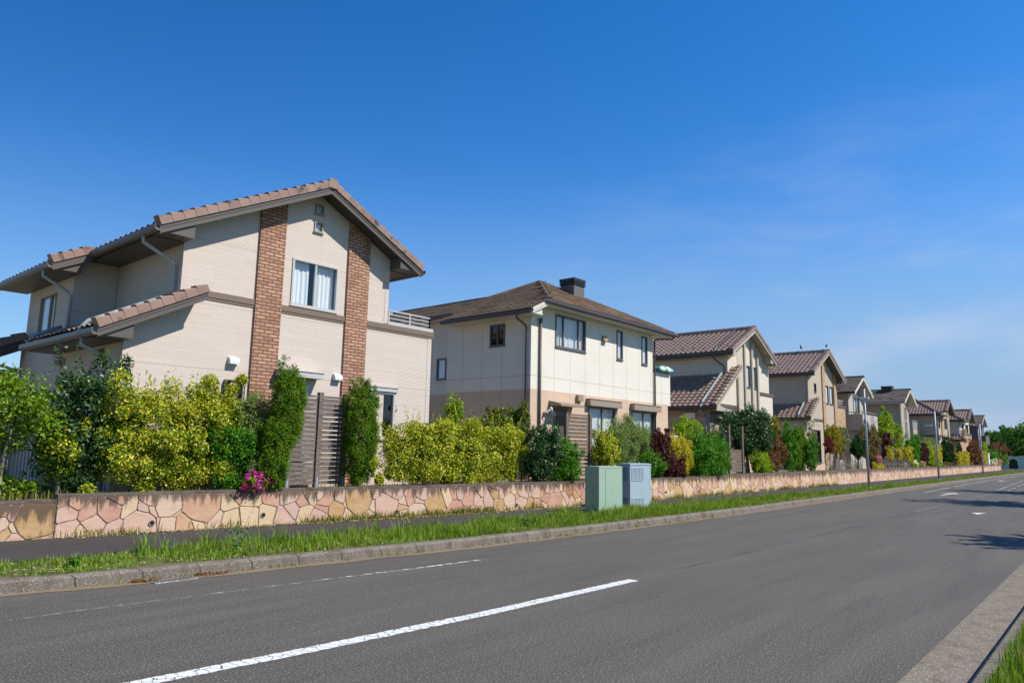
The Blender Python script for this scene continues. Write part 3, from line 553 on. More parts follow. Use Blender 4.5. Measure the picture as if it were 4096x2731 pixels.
# ---------------------------------------------------------------- lamp posts
def lamp(x, y, h, label, arm):
    r = thing('street_lamp', label, 'street lamp', (x, y, .16), 'street lamps on the grass verge')
    m = MB(); m.tube([(x, y, .1), (x, y, h*.5), (x, y, h)], [.058, .052, .045], 12); m.tube([(x, y, .1), (x, y, .19)], [.11, .11], 12); m.build('pole', M['steel'], r, True)
    c = MB(); c.tube([(x, y, h), (x, y, h+.05)], [.056, .05], 10); c.build('pole_cap', M['black'], r)
    a = MB(); b = MB()
    if arm == 0: a.box(x-.05, x+.05, y-.09, y+.09, 4.46, 4.50); b.box(x-.09, x+.09, y-.20, y+.20, 4.50, 4.58)
    elif arm == 1: a.tube([(x, y, 3.72), (x-.1, y+.25, 3.80)], .022, 6); b.box(x-.22, x-.02, y+.2, y+.62, 3.80, 3.88)
    else: a.tube([(x, y, 4.5), (x-.3, y+.5, 4.62)], .022, 6); b.box(x-.42, x-.2, y+.4, y+.85, 4.60, 4.67)
    ao = a.build('arm', M['steel'], r); b.build('lamp_head', M['white'], r)
lamp(38.45, 9.87, 5.03, 'nearest tall grey lamp post, short white lamp head crossing its top', 0)
lamp(56.7, 10.1, 4.86, 'middle grey lamp post with a thin white lamp arm pointing at the houses', 1)
lamp(77.75, 10.3, 4.75, 'farthest thin lamp post near the end of the verge', 2)
# ---------------------------------------------------------------- house 1
def house1():
    r = thing('house', 'large pinkish-beige house with two orange brick pilasters, nearest on the left', 'house', (9, 14.5, .76), 'houses along the street')
    F = 14.5; prof = [(6.37, 6.22), (9.55, 7.79), (11.77, 6.68)]; zl = lambda x: 7.88-.497*abs(x-9.53)
    prof = [(6.37, zl(6.37)-.06), (9.53, 7.82), (11.77, zl(11.77)-.06)]
    H = [window(r, 'Y', F, 8.89, 10.17, 4.93, 6.06, 2, 'frame_s', 'part'), window(r, 'Y', F, 9.41, 9.65, 7.26, 7.51, 1, 'taupe', 'frost', .032), window(r, 'Y', F, 9.405, 9.65, 6.815, 7.06, 1, 'taupe', 'frost', .032),
         window(r, 'Y', F, 7.47, 7.88, 2.2, 3.05, 1, 'frame_d', None, .035), window(r, 'Y', F, 8.75, 9.49, .95, 3.2, 1, 'frame_s', None, .06)]
    w = MB(); wall(w, 'Y', F, prof, .5, H)
    wall(w, 'X', 6.37, [(F, zl(6.37)-.06), (21.5, zl(6.37)-.06)], .5); wall(w, 'X', 11.77, [(F, zl(11.77)-.06), (21.5, zl(11.77)-.06)], .5); wall(w, 'Y', 21.5, prof, .5)
    HB = [window(r, 'X', 5.45, 18.9, 20.0, 4.28, 5.16, 2, 'taupe', 'frost', .03, [19.3])]
    wall(w, 'Y', 17.86, [(5.45, zl(5.45)-.06), (6.36, zl(6.36)-.06)], 3.0); wall(w, 'X', 5.45, [(17.86, 5.62), (20.95, 5.62)], 3.0, HB); wall(w, 'Y', 20.95, [(5.45, 5.6), (6.36, 6.1)], 3.)
    wall(w, 'Y', F, [(5.38, 4.0), (6.37, 4.5)], .5); wall(w, 'X', 5.38, [(F, 3.98), (20.9, 3.98)], .5); wall(w, 'Y', 20.9, [(5.38, 4.0), (6.37, 4.5)], .5)
    HW = [window(r, 'Y', F, 11.32, 12.14, 1.9, 3.12, 1, 'frame_s', None, .06)]
    wall(w, 'Y', F, [(11.77, 4.72), (13.35, 4.72)], .5, HW); wall(w, 'X', 13.35, [(F, 4.72), (19, 4.72)], .5); wall(w, 'Y', 19, [(11.77, 4.72), (13.35, 4.72)], .5); w.quad((11.77, F, 4.72), (13.35, F, 4.72), (13.35, 19, 4.72), (11.77, 19, 4.72))
    w.build('wall', M['siding'], r)
    c = MB(); c.box(6.36, 6.52, F-.008, F+.02, 4.2, 6.2); c.box(13.22, 13.36, F-.008, F+.02, .6, 4.7); c.box(11.66, 11.778, F-.008, F+.02, 4.9, 6.62); c.box(5.372, 5.56, F-.008, F+.02, .6, 3.9); build_each(c, 'corner_trim', M['siding'], r)
    for a, b in ((8.01, 8.65), (10.43, 11.08)):
        p = MB(); p.xz([(a, .5), (b, .5), (b, zl(b)-.09), (min(b, max(a, 9.53)), zl(min(b, max(a, 9.53)))-.09), (a, zl(a)-.09)], F-.055, F+.01); p.build('brick_pilaster', M['brick'], r)
    band(r, 6.6, 8.01, F, 4.71, 4.90); band(r, 8.65, 10.43, F, 4.70, 4.885); band(r, 11.08, 13.42, F, 4.69, 4.88)
    p = MB(); p.box(11.79, 13.40, F-.02, F+.12, 4.881, 4.97); p.box(13.28, 13.42, F+.121, 19, 4.74, 4.97); p.build('parapet_cap', M['frame_s'], r)
    railing(r, [(11.86, F+.06), (13.32, F+.06), (13.32, 18.5)], 4.97, 5.27, 'frame_s', 3, 3)
    ro = gable_roof(r, 5.66, 9.53, 12.47, zl(5.66), 7.88, zl(12.47), 14.0, 21.9, 'tile', 's', nverge=(17, 13), left_ext=(4.86, 17.36, 21.25))
    v = MB(); verge_row(v, (4.86, 17.34, zl(4.86)), (5.66, 17.34, zl(5.66)), 4); v.build('verge_tile_row', M['tile'], ro)
    b = MB(); b.xz([(4.86, zl(4.86)), (5.66, zl(5.66)), (5.66, zl(5.66)-.2), (4.86, zl(4.86)-.2)], 17.36, 17.40); b.build('bargeboard', M['fascia'], ro)
    s = MB()
    s.xz([(5.72, 5.82), (6.365, 5.82), (6.365, zl(6.365)-.14), (5.72, 5.85)], 14.06, 14.49); s.box(5.72, 6.365, 14.495, 17.85, 5.80, 5.84); s.box(4.85, 5.445, 17.45, 21.2, 5.41, 5.44); s.xz([(4.95, 5.41), (5.44, 5.41), (5.44, zl(5.44)-.14), (4.95, 5.5)], 17.41, 17.448)
    s.xz([(11.775, 6.33), (12.42, 6.33), (12.42, 6.36), (11.775, zl(11.775)-.14)], 14.06, 14.49); s.box(11.775, 12.42, 14.495, 21.8, 6.315, 6.345)
    build_each(s, 'boxed_eave', M['fascia'], ro)
    gutter(ro, (5.66, 13.98, 5.80), (5.66, 17.34, 5.80)); gutter(ro, (4.86, 17.32, 5.40), (4.86, 21.3, 5.40)); gutter(ro, (12.47, 13.98, 6.28), (12.47, 21.9, 6.28), out=(1, 0, 0))
    # lean-to
    k = .515; z2 = lambda x: 3.80+k*(x-4.75); t = MB()
    t.xz([(4.75, z2(4.75)), (6.37, z2(6.37)), (6.37, z2(6.37)-.03), (4.75, z2(4.75)-.03)], 14.02, 18.2); d = Vector((1.62, 0, 1.62*k)); tile_slope(t, (4.75, 14.0, z2(4.75)), (0, 1, 0), d, 4.2, d.length)
    t.xz([(6.37, z2(6.37)), (6.72, z2(6.72)), (6.72, z2(6.72)-.03), (6.37, z2(6.37)-.03)], 14.02, 14.49); lo = t.build('lean_to_roof', M['tile'], r)
    v = MB(); verge_row(v, (4.75, 13.98, z2(4.75)), (6.74, 13.98, z2(6.74)), 9); v.build('verge_tile_row', M['tile'], lo)
    b = MB()
    for zo, zi, yy in ((0, -.104, 0), (-.108, -.2, .012)): b.xz([(4.75, z2(4.75)+zo), (6.72, z2(6.72)+zo), (6.72, z2(6.72)+zi), (4.75, z2(4.75)+zi)], 14.0+yy, 14.045)
    b.build('bargeboard', M['fascia'], lo)
    s = MB(); s.xz([(4.80, z2(4.8)-.05), (6.72, z2(6.72)-.05), (6.72, z2(6.72)-.13), (4.80, z2(4.8)-.13)], 14.05, 14.49); s.xz([(4.82, 3.64), (5.375, 3.64), (5.375, z2(5.375)-.15), (4.82, 3.67)], 14.06, 14.485); s.box(4.80, 5.375, 14.49, 18.2, 3.63, 3.66); build_each(s, 'boxed_eave', M['fascia'], lo)
    gutter(lo, (4.75, 13.98, 3.63), (4.75, 18.2, 3.63))
    # rear porch with brick wall
    t = MB(); z3 = lambda x: 4.25+.5*(x-5.4); t.xz([(3.4, z3(3.4)), (5.38, z3(5.38)), (5.38, z3(5.38)-.05), (3.4, z3(3.4)-.05)], 20.4, 23.2); d = Vector((1.98, 0, .99)); tile_slope(t, (3.4, 20.4, z3(3.4)), (0, 1, 0), d, 2.8, d.length); po = t.build('porch_roof', M['tilegrey'], r)
    v = MB(); verge_row(v, (3.4, 20.38, z3(3.4)), (5.36, 20.38, z3(5.36)), 8); v.build('verge_tile_row', M['tilegrey'], po)
    b = MB(); b.xz([(3.4, z3(3.4)), (5.36, z3(5.36)), (5.36, z3(5.36)-.3), (3.4, z3(3.4)-.3)], 20.42, 20.5); b.build('bargeboard', M['soffit'], po)
    b = MB(); b.box(3.9, 5.37, 20.92, 23, .5, 3.42); b.build('porch_wall', M['brick'], r)
    pipe(r, smooth_tube([(3.8, 20.55, 3.25), (4.5, 20.6, 3.5), (5.2, 20.7, 3.42), (5.28, 20.75, 3.2), (5.28, 20.75, .8)], 3), .035)
    # downpipes
    pipe(r, [(5.60, 14.62, 5.80), (5.60, 14.62, 5.68), (6.24, 14.72, 5.42), (6.31, 14.73, 5.34), (6.31, 14.73, 4.86), (6.27, 14.75, 4.78)], .036)
    pipe(r, [(6.30, 14.9, z2(6.3)+.14), (4.86, 14.9, z2(4.86)+.14), (4.76, 14.9, z2(4.76)+.06), (4.70, 14.9, 3.74)], .042, 'pipeg')
    pipe(r, [(4.70, 14.66, 3.62), (4.70, 14.66, 3.5), (5.24, 14.72, 3.28), (5.32, 14.73, 3.2), (5.32, 14.73, .8)], .036)
    pipe(r, [(4.80, 17.75, 5.42), (4.80, 17.75, 5.28), (5.34, 17.82, 5.02), (5.40, 17.83, 4.94), (5.40, 17.83, 4.2)], .034)
    pipe(r, [(5.36, 18.05, z2(5.36)+.14), (4.86, 18.05, z2(4.86)+.14), (4.72, 18.05, 3.74)], .042, 'pipeg')
    for x, z in ((7.60, 3.41), (10.28, 3.29)): hood(r, 'Y', F, x, z, .21, .15)
    hood(r, 'X', 5.38, 15.55, 3.42, .2, .14, mat='taupe'); hood(r, 'X', 5.38, 17.75, 3.36, .2, .14, mat='taupe')
    awning(r, 8.6, 9.74, F, 3.25, 3.40, .3, 'frame_s', 'door_canopy'); awning(r, 11.25, 12.2, F, 3.12, 3.24, .07, 'frame_s', 'shutter_box')
    m = MB()
    for i in range(3): m.tube([(7.47+.205*i, F-.09, 2.2), (7.47+.205*i, F-.09, 3.05)], .012, 6)
    for i in range(7):
        z = 2.2+i*.12
        for a, b in ((0, 1), (1, 0)): m.tube([(7.47+.41*a, F-.085, z), (7.47+.41*b, F-.085, z+.14)], .006, 4)
    m.box(7.45, 7.90, F-.1, F-.0, 3.04, 3.07); m.box(7.44, 7.46, F-.1, F-.0, 2.2, 3.07); m.build('lattice_grille', M['frame_k'], r)
house1()
# ---------------------------------------------------------------- house 2
def house2():
    r = thing('house', 'two-tone cream and tan house with hipped brown slate roof and dark chimney', 'house', (21.7, 14.5, .76), 'houses along the street')
    F, X0, X1, B = 14.5, 17.74, 25.62, 3.65
    HU = [window(r, 'Y', F, 19.03, 20.82, 5.16, 6.30, 3, 'frame_d', 'full', .05, [19.49, 20.38]), window(r, 'Y', F, 22.88, 23.30, 5.14, 6.27, 1, 'frame_d', 'frost', .055), window(r, 'Y', F, 24.71, 25.16, 5.14, 6.28, 1, 'frame_d', 'frost', .055)]
    HS = [window(r, 'X', X0, 15.63, 16.31, 5.13, 5.88, 2, 'frame_d', None, .05)]
    HR = [window(r, 'X', 18.3, 19.0, 19.5, 4.2, 5.0, 1, 'frame_d', 'frost', .05), window(r, 'X', 18.3, 19.95, 20.6, 4.9, 5.9, 1, 'frame_d', None, .05)]
    u = MB(); wall(u, 'Y', F, [(X0, 6.36), (18.12, 6.54), (X1, 6.56)], B, HU); wall(u, 'X', X0, [(F, 6.22), (18.37, 6.22)], B, HS); wall(u, 'Y', 18.37, [(X0, 6.2), (18.3, 6.2)], B); wall(u, 'X', 18.3, [(18.37, 6.5), (24, 6.5)], B, HR); wall(u, 'X', X1, [(F, 6.6), (22, 6.6)], B); wall(u, 'Y', 24, [(18.3, 6.5), (X1, 6.5)], B)
    u.box(X1+.002, 27.05, F+.002, F+2.2, 3.61, 4.93); u.build('upper_wall', M['cream'], r)
    HL = [window(r, 'Y', F, 21.0, 22.77, 1.0, 3.26, 2, 'frame_d', 'full', .05), window(r, 'Y', F, 23.93, 25.70, 1.0, 3.26, 2, 'frame_d', 'full', .05)]
    d0 = (19.02, 19.74, .9, 3.08); l = MB(); wall(l, 'Y', F, [(X0, B), (26.82, B)], .5, HL+[d0]); wall(l, 'X', X0, [(F, B), (18.37, B)], .5); wall(l, 'Y', 18.37, [(X0, B), (18.3, B)], .5); wall(l, 'X', 18.3, [(18.37, B), (24, B)], .5); wall(l, 'X', 26.82, [(F, B), (22, B)], .5); wall(l, 'Y', 24, [(18.3, B), (26.8, B)], .5); l.build('lower_wall', M['tan'], r)
    d = MB(); obox(d, 'Y', F, 19.02, 19.74, -.06, -.04, .9, 3.08); [obox(d, 'Y', F, a, b, .02, -.06, .9, 3.1) for a, b in ((18.99, 19.05), (19.71, 19.77))]; obox(d, 'Y', F, 19.05, 19.71, .02, -.06, 3.03, 3.1); do = d.build('door', M['frame_d'], r)
    d = MB(); obox(d, 'Y', F, 19.22, 19.60, -.036, -.04, 1.6, 2.85); do2 = d.build('door_glass', M['recess'], do)
    d = MB(); [obox(d, 'Y', F, 19.22+.042*i, 19.23+.042*i, -.02, -.032, 1.6, 2.85) for i in range(10)]; [obox(d, 'Y', F, 19.22, 19.6, -.021, -.031, 1.6+.06*i, 1.607+.06*i) for i in range(21)]; d.build('door_grille', M['taupe'], do)
    d = MB(); d.tube([(19.12, F+.02, 2.0), (19.12, F-.03, 2.0)], .03, 8); d.build('door_knob', M['steel'], do)
    a = MB(); a.prism([(18.72, F, 3.17), (18.72, F-.5, 3.14), (18.72, F-.5, 3.22), (18.72, F, 3.33)], (1.35, 0, 0)); a.build('door_canopy', M['taupe'], r)
    awning(r, 20.87, 22.97, F, 3.28, 3.53, .2); awning(r, 23.84, 25.93, F, 3.28, 3.53, .2)
    b = MB(); b.box(20.25, 20.55, F-.12, F, 3.40, 3.62); b.build('meter_box', M['taupe'], r)
    b = MB(); b.tube([(18.45, F, 2.9), (18.45, F-.16, 2.92)], .045, 8); b.tube([(18.45, F-.13, 2.94), (18.62, F-.16, 3.02)], .03, 8); b.tube([(18.6, F-.16, 3.09), (18.75, F-.2, 2.84)], [.05, .075], 10); b.build('wall_lamp', M['frame_s'], r, True)
    m = MB(); m.yz([(F-.001, 5.70), (F-.13, 5.70), (F-.13, 5.76), (F-.03, 5.92), (F-.001, 5.92)], 21.86, 22.12); m.build('vent_hood', M['taupe'], r)
    # roof
    zl = lambda x: 6.15+.494*(x-17.15); zf = lambda y: 6.58+.539*(y-14); A = (21.4, 17.1, 8.25); t = MB()
    U = Vector((0, 1, 0)); V = Vector((1, 0, .494)).normalized(); ml = Vector((4.25, 0, 2.1)).length; kx = lambda x: (x-17.15)*ml/4.25
    P = [(0, 0), (4.1, 0), (4.1, kx(17.75)), (9.9, kx(17.75)), (9.9, kx(19.78)), (4.4, kx(19.78)), (3.1, kx(21.4)), (0, kx(18.05))]
    tile_slope(t, (17.15, 14, 6.15), U, V, 9.9, ml, 'flat', P)
    L = 26.6-18.05; mf = Vector((0, 3.1, 1.67)).length; tile_slope(t, (18.05, 14, 6.58), (1, 0, 0), (0, 3.1, 1.67), L, mf, 'flat', [(0, 0), (L, 0), (21.4-18.05, mf)])
    q = lambda *p: t.add([(x, y, z-.02) for x, y, z in p], [tuple(range(len(p)))])
    q((17.15, 14, 6.15), (18.05, 14, 6.58), A, (19.78, 18.4, zl(19.78)), (19.78, 23.9, zl(19.78)), (17.75, 23.9, zl(17.75)), (17.75, 18.1, zl(17.75)), (17.15, 18.1, 6.15))
    q((18.05, 14, 6.58), (26.6, 14, 6.58), A); q((26.6, 14, 6.58), (26.6, 20.2, 6.58), A); q(A, (26.6, 20.2, 6.58), (21.9, 20.2, 6.58), (19.78, 18.4, zl(19.78))); q((19.78, 18.4, zl(19.78)), (21.9, 20.2, 6.58), (21.9, 23.9, 6.58), (19.78, 23.9, zl(19.78))); q((17.75, 23.9, zl(17.75)), (19.78, 23.9, zl(19.78)), (21.9, 23.9, 6.58))
    ro = t.build('roof', M['slate'], r)
    c = MB(); cap_row(c, (18.1, 14.03, 6.62), A, 16, .07, .05); cap_row(c, (26.55, 14.03, 6.60), A, 20, .07, .05); cap_row(c, (19.78, 18.4, zl(19.78)), A, 7, .07, .05); cap_row(c, (19.78, 23.9, zl(19.78)+.01), (19.78, 18.4, zl(19.78)+.01), 18, .07, .05); c.build('ridge_cap', M['slate2'], ro)
    s = MB(); s.box(18.12, 26.5, 14.05, 14.49, 6.42, 6.46); s.box(17.22, 17.735, 14.02, 18.1, 6.0, 6.04); s.box(25.63, 26.5, 14.495, 20, 6.42, 6.46); s.box(17.8, 18.29, 18.38, 23.9, 6.36, 6.40)
    s.xz([(17.17, 6.06), (18.06, 6.48), (18.06, 6.585), (17.17, 6.155)], 13.96, 14.04); s.xz([(17.17, 5.98), (18.06, 6.40), (18.06, 6.478), (17.17, 6.058)], 13.98, 14.04); s.xz([(17.23, 6.04), (17.735, 6.04), (17.735, 6.24)], 14.045, 14.06); s.build('bargeboard', M['offwhite'], ro)
    gutter(ro, (17.78, 14.0, 6.42), (26.66, 14.0, 6.42), 'piped', .11, .13, (0, -1, 0)); gutter(ro, (17.16, 13.96, 6.0), (17.16, 18.1, 6.0), 'piped', .11, .12); gutter(ro, (17.76, 18.1, 6.38), (17.76, 24, 6.38), 'piped', .11, .12)
    snow_guards(ro, [(18.95+.48*(i//2)*2+.28*(i % 2), 14.35, zf(14.35)+.0) for i in range(14)], 'rusty', .04); snow_guards(ro, [(17.62, 14.3+.62*(i//2)*1.25+.3*(i % 2), zl(17.62)+.02) for i in range(10)], 'slate2', .04)
    ch = MB(); ch.box(22.18, 22.88, 16, 16.65, 7.2, 8.12); co = ch.build('chimney', M['chim'], ro)
    ch = MB(); [ch.box(22.16-e, 22.90+e, 15.98-e, 16.67+e, z, z+h) for z, h, e in ((8.13, .03, .015), (8.18, .03, .015), (8.23, .03, .015), (8.28, .12, .02))]; ch.box(22.22, 22.84, 16.04, 16.61, 8.12, 8.28); ch.build('chimney_cowl', M['black'], co)
    pipe(r, [(17.11, 14.6, 6.0), (17.11, 14.6, 5.88), (17.6, 14.63, 5.72), (17.66, 14.64, 5.64), (17.66, 14.64, .8)], .034, 'piped'); pipe(r, [(18.17, F-.06, .8), (18.17, F-.06, 5.9)], .04, 'taupe_d'); h = MB(); h.tube([(18.17, F-.06, 5.82), (18.17, F-.06, 6.0)], [.045, .07], 8); h.build('pipe_cap', M['taupe_d'], r)
    pipe(r, [(26.5, 14.0, 6.42), (26.48, 14.05, 6.33), (25.75, 14.42, 6.27), (25.66, 14.44, 6.18), (25.66, 14.44, .8)], .036, 'piped')
    m = MB(); m.box(X1+.01, 27.08, F-.02, F+.14, 4.93, 4.99); m.box(26.94, 27.08, F+.141, F+2.2, 4.93, 4.99); m.build('parapet_cap', M['frame_d'], r)
M['chim'] = plain('chimney_grey', (.13, .125, .12), .7, .2, 4, .2, 0, 0, 80, .3); M['rusty'] = plain('rusty_metal', (.20, .075, .03), .8, .2, 8, .2); M['taupe_d'] = plain('dark_taupe_pipe', (.14, .115, .10), .45, .08, 3, .4)
house2()
def balcony_things():
    cols = [(.05, .33, .62), (.72, .62, .08), (.78, .78, .74), (.1, .55, .6)]
    ms = [plain('inflatable_%d' % i, c, .35, .04, 6, .5) for i, c in enumerate(cols)]
    m = MB()
    for i in range(9):
        t = i/8; x = 25.98+t*1.0; vs = smooth_tube([(x, 14.36, 5.0), (x, 14.42, 5.10+.07*math.sin(t*3)), (x, 14.62, 5.07)], 3); m.tube(vs, .075, 8, [0, 1, 2, 3][i % 4])
    tag(m.build('pool_float', ms, None, True), 'blue, yellow and white striped pool float hung over the cream balcony parapet', 'pool float')
    m = MB(); m.tube(smooth_tube([(25.88, 14.62, 4.95), (25.90, 14.62, 5.2), (25.88, 14.62, 5.5)], 4), [.06, .075, .075, .08, .08, .075, .06, .05, .03], 8); m.tube([(25.85, 14.57, 5.3), (25.93, 14.56, 5.1)], .035, 6, 1)
    tag(m.build('swim_toy', [plain('toy_green', (.25, .55, .03), .4, .04, 6, .4), ms[1]], None, True), 'bright green upright toy standing at the corner of the cream balcony', 'toy')
balcony_things()
def lean_to(r, xe, xt, xv, ze, k, y0, y1, F, tile='tile2', fascia='offbeige', gm='gutterk', nv=10):
    z = lambda x: ze+k*(x-xe); t = MB(); t.xz([(xe, ze), (xt, z(xt)), (xt, z(xt)-.03), (xe, ze-.03)], y0+.02, y1); d = Vector((xt-xe, 0, k*(xt-xe))); tile_slope(t, (xe, y0, ze), (0, 1, 0), d, y1-y0, d.length)
    d = Vector((xv-xt, 0, k*(xv-xt))); tile_slope(t, (xt, y0, z(xt)), (0, 1, 0), d, F-y0, d.length); t.xz([(xt, z(xt)), (xv, z(xv)), (xv, z(xv)-.03), (xt, z(xt)-.03)], y0+.02, F-.01)
    o = t.build('lean_to_roof', M[tile], r)
    v = MB(); verge_row(v, (xe, y0-.02, ze), (xv, y0-.02, z(xv)), nv); v.build('verge_tile_row', M[tile], o)
    b = MB(); b.xz([(xe, ze), (xv, z(xv)), (xv, z(xv)-.2), (xe, ze-.2)], y0, y0+.045); b.xz([(xe+.05, ze-.04), (xv, z(xv)-.04), (xv, z(xv)-.13), (xe+.05, ze-.13)], y0+.046, F-.012); b.xz([(xe+.06, ze-.2), (xt-.3 if xt-xe > 1 else xt, ze-.2), (xe+.3, ze+k*.3-.15), (xe+.06, ze-.12)], y0+.05, F-.013); b.build('bargeboard', M[fascia], o)
    gutter(o, (xe, y0-.02, ze-.17), (xe, y1, ze-.17), gm); return o, z
M['gutterk'] = plain('black_brown_gutter', (.055, .047, .04), .4, .08, 3, .45); M['offbeige'] = plain('beige_board', (.44, .385, .30), .55, .06, 4, .3)
def corners(r, xs, F, z0, z1, mat, w=.07):
    m = MB()
    for x in xs: m.box(x-w/2, x+w/2, F-.012, F+.02, z0, z1)
    build_each(m, 'corner_trim', M[mat], r)
def house3():
    r = thing('house', 'cream house with four slim vertical trims and a long lean-to roof over a stone base', 'house', (35, 14.5, .76), 'houses along the street')
    F = 14.5; xa, za = 35.2, 7.98; zl = lambda x: za-.505*abs(x-xa)
    H = [window(r, 'Y', F, 34.96, 35.48, 5.0, 6.13, 1, 'frame_d', 'frost', .04), window(r, 'Y', F, 35.79, 36.27, 5.0, 6.13, 1, 'frame_d', 'frost', .04)]
    prof = [(32.83, zl(32.83)-.08), (xa, za-.08), (38.04, zl(38.04)-.08)]
    w = MB(); wall(w, 'Y', F, prof, 3.9, H); wall(w, 'X', 32.83, [(F, 6.7), (22, 6.7)], 3); wall(w, 'X', 38.04, [(F, 6.5), (22, 6.5)], .5); wall(w, 'Y', 22, prof, .5); wall(w, 'Y', F, [(30.76, 3.86), (32.83, 5.3)], 3.88)
    wall(w, 'Y', F, [(33.92, 3.9), (38.5, 3.9)], .5); wall(w, 'Y', F, [(38.04, 4.7), (38.5, 4.7)], 3.9); wall(w, 'X', 38.5, [(F, 4.7), (19, 4.7)], .5); w.build('wall', M['plaster'], r)
    p = MB(); p.box(33.96, 34.68, F-.014, F+.01, .6, zl(34.2)-.3); p.box(34.86, 35.6, F-.010, F+.008, .6, 4.98); p.box(35.76, 36.3, F-.010, F+.008, .6, 4.98); p.build('smooth_panel', M['offbeige2'], r)
    for x in (33.92, 34.77, 35.68, 36.40): b = MB(); b.box(x-.085, x+.085, F-.10, F+.01, .6, min(zl(x)-.16, 5.45 if x < 34 else 9)); b.build('vertical_trim', M['offbeige'], r)
    HS = [window(r, 'Y', F, 31.73, 32.30, 2.05, 3.20, 1, 'frame_d', None, .04)]
    s = MB(); wall(s, 'Y', F, [(30.76, 3.86), (33.9, 3.86)], .5, HS); wall(s, 'X', 30.76, [(F, 3.7), (20.5, 3.7)], .5); wall(s, 'Y', 20.5, [(30.76, 3.7), (32.8, 5)], .5); s.build('stone_base', M['stone'], r)
    band(r, 31.95, 33.86, F, 3.80, 4.0, 'bandp'); band(r, 36.52, 38.6, F, 4.70, 4.89, 'bandp')
    awning(r, 31.3, 32.78, F, 3.28, 3.43, .24, 'offbeige', 'window_canopy')
    m = MB(); [m.tube([(31.73+.57*a, F-.06, 2.05+.19*i), (31.73+.57*(1-a), F-.06, 2.05+.19*(i+1.5))], .008, 4) for i in range(5) for a in (0, 1)]; m.build('lattice_grille', M['white'], r)
    b = MB(); b.box(30.60, 30.755, 15.16, 15.72, 3.28, 3.52); b.build('wall_box', M['white'], r)
    ro = gable_roof(r, 32.36, xa, 38.05, zl(32.36), za, zl(38.05), 14.0, 22.4, 'tile2', 's', 'offbeige', 'offbeige', .12, .19, True, (11, 11))
    e = MB(); e.xz([(32.42, 6.33), (32.825, 6.33), (32.825, zl(32.825)-.14), (32.42, zl(32.42)-.13)], 14.06, 14.485); e.box(32.42, 32.825, 14.49, 22, 6.32, 6.35); e.xz([(37.3, 6.44), (38.0, 6.44), (38.0, zl(38)-.13), (37.3, zl(37.3)-.14)], 14.06, 14.485); build_each(e, 'boxed_eave', M['offbeige'], ro)
    gutter(ro, (32.36, 13.98, 6.36), (32.36, 22, 6.36), 'gutterk'); gutter(ro, (38.06, 13.98, 6.38), (38.06, 16, 6.38), 'gutterm', out=(1, 0, 0))
    snow_guards(ro, [(32.9, 14.5+.6*i, zl(32.9)+.045) for i in range(10)])
    lo, z = lean_to(r, 30.40, 32.82, 33.36, 3.80, .70, 14.0, 20.5, F, nv=12); snow_guards(lo, [(31.0, 14.5+.55*i, z(31.0)+.045) for i in range(6)])
    pipe(r, smooth_tube([(35.1, 14.95, za+.12), (33.6, 14.95, zl(33.6)+.12), (32.6, 14.95, zl(32.6)+.11), (32.3, 14.95, 6.42), (32.25, 14.9, 6.2), (32.6, 14.7, 5.95), (32.76, 14.65, 5.85), (32.76, 14.65, 5.45)], 3), .04, 'piped')
    pipe(r, [(32.7, 14.75, z(32.7)+.13), (30.55, 14.75, z(30.55)+.13), (30.42, 14.75, 3.85)], .05, 'pipeg'); pipe(r, smooth_tube([(30.40, 14.75, 3.88), (30.33, 14.75, 3.6), (30.6, 14.68, 3.35), (30.69, 14.66, 3.2), (30.69, 14.66, .8)], 3), .04, 'steel')
M['offbeige2'] = plain('smooth_beige_panel', (.52, .46, .365), .7, .06, 3, .2); M['bandp'] = plain('plum_brown_band', (.12, .09, .075), .5, .08, 6, .3)
house3()
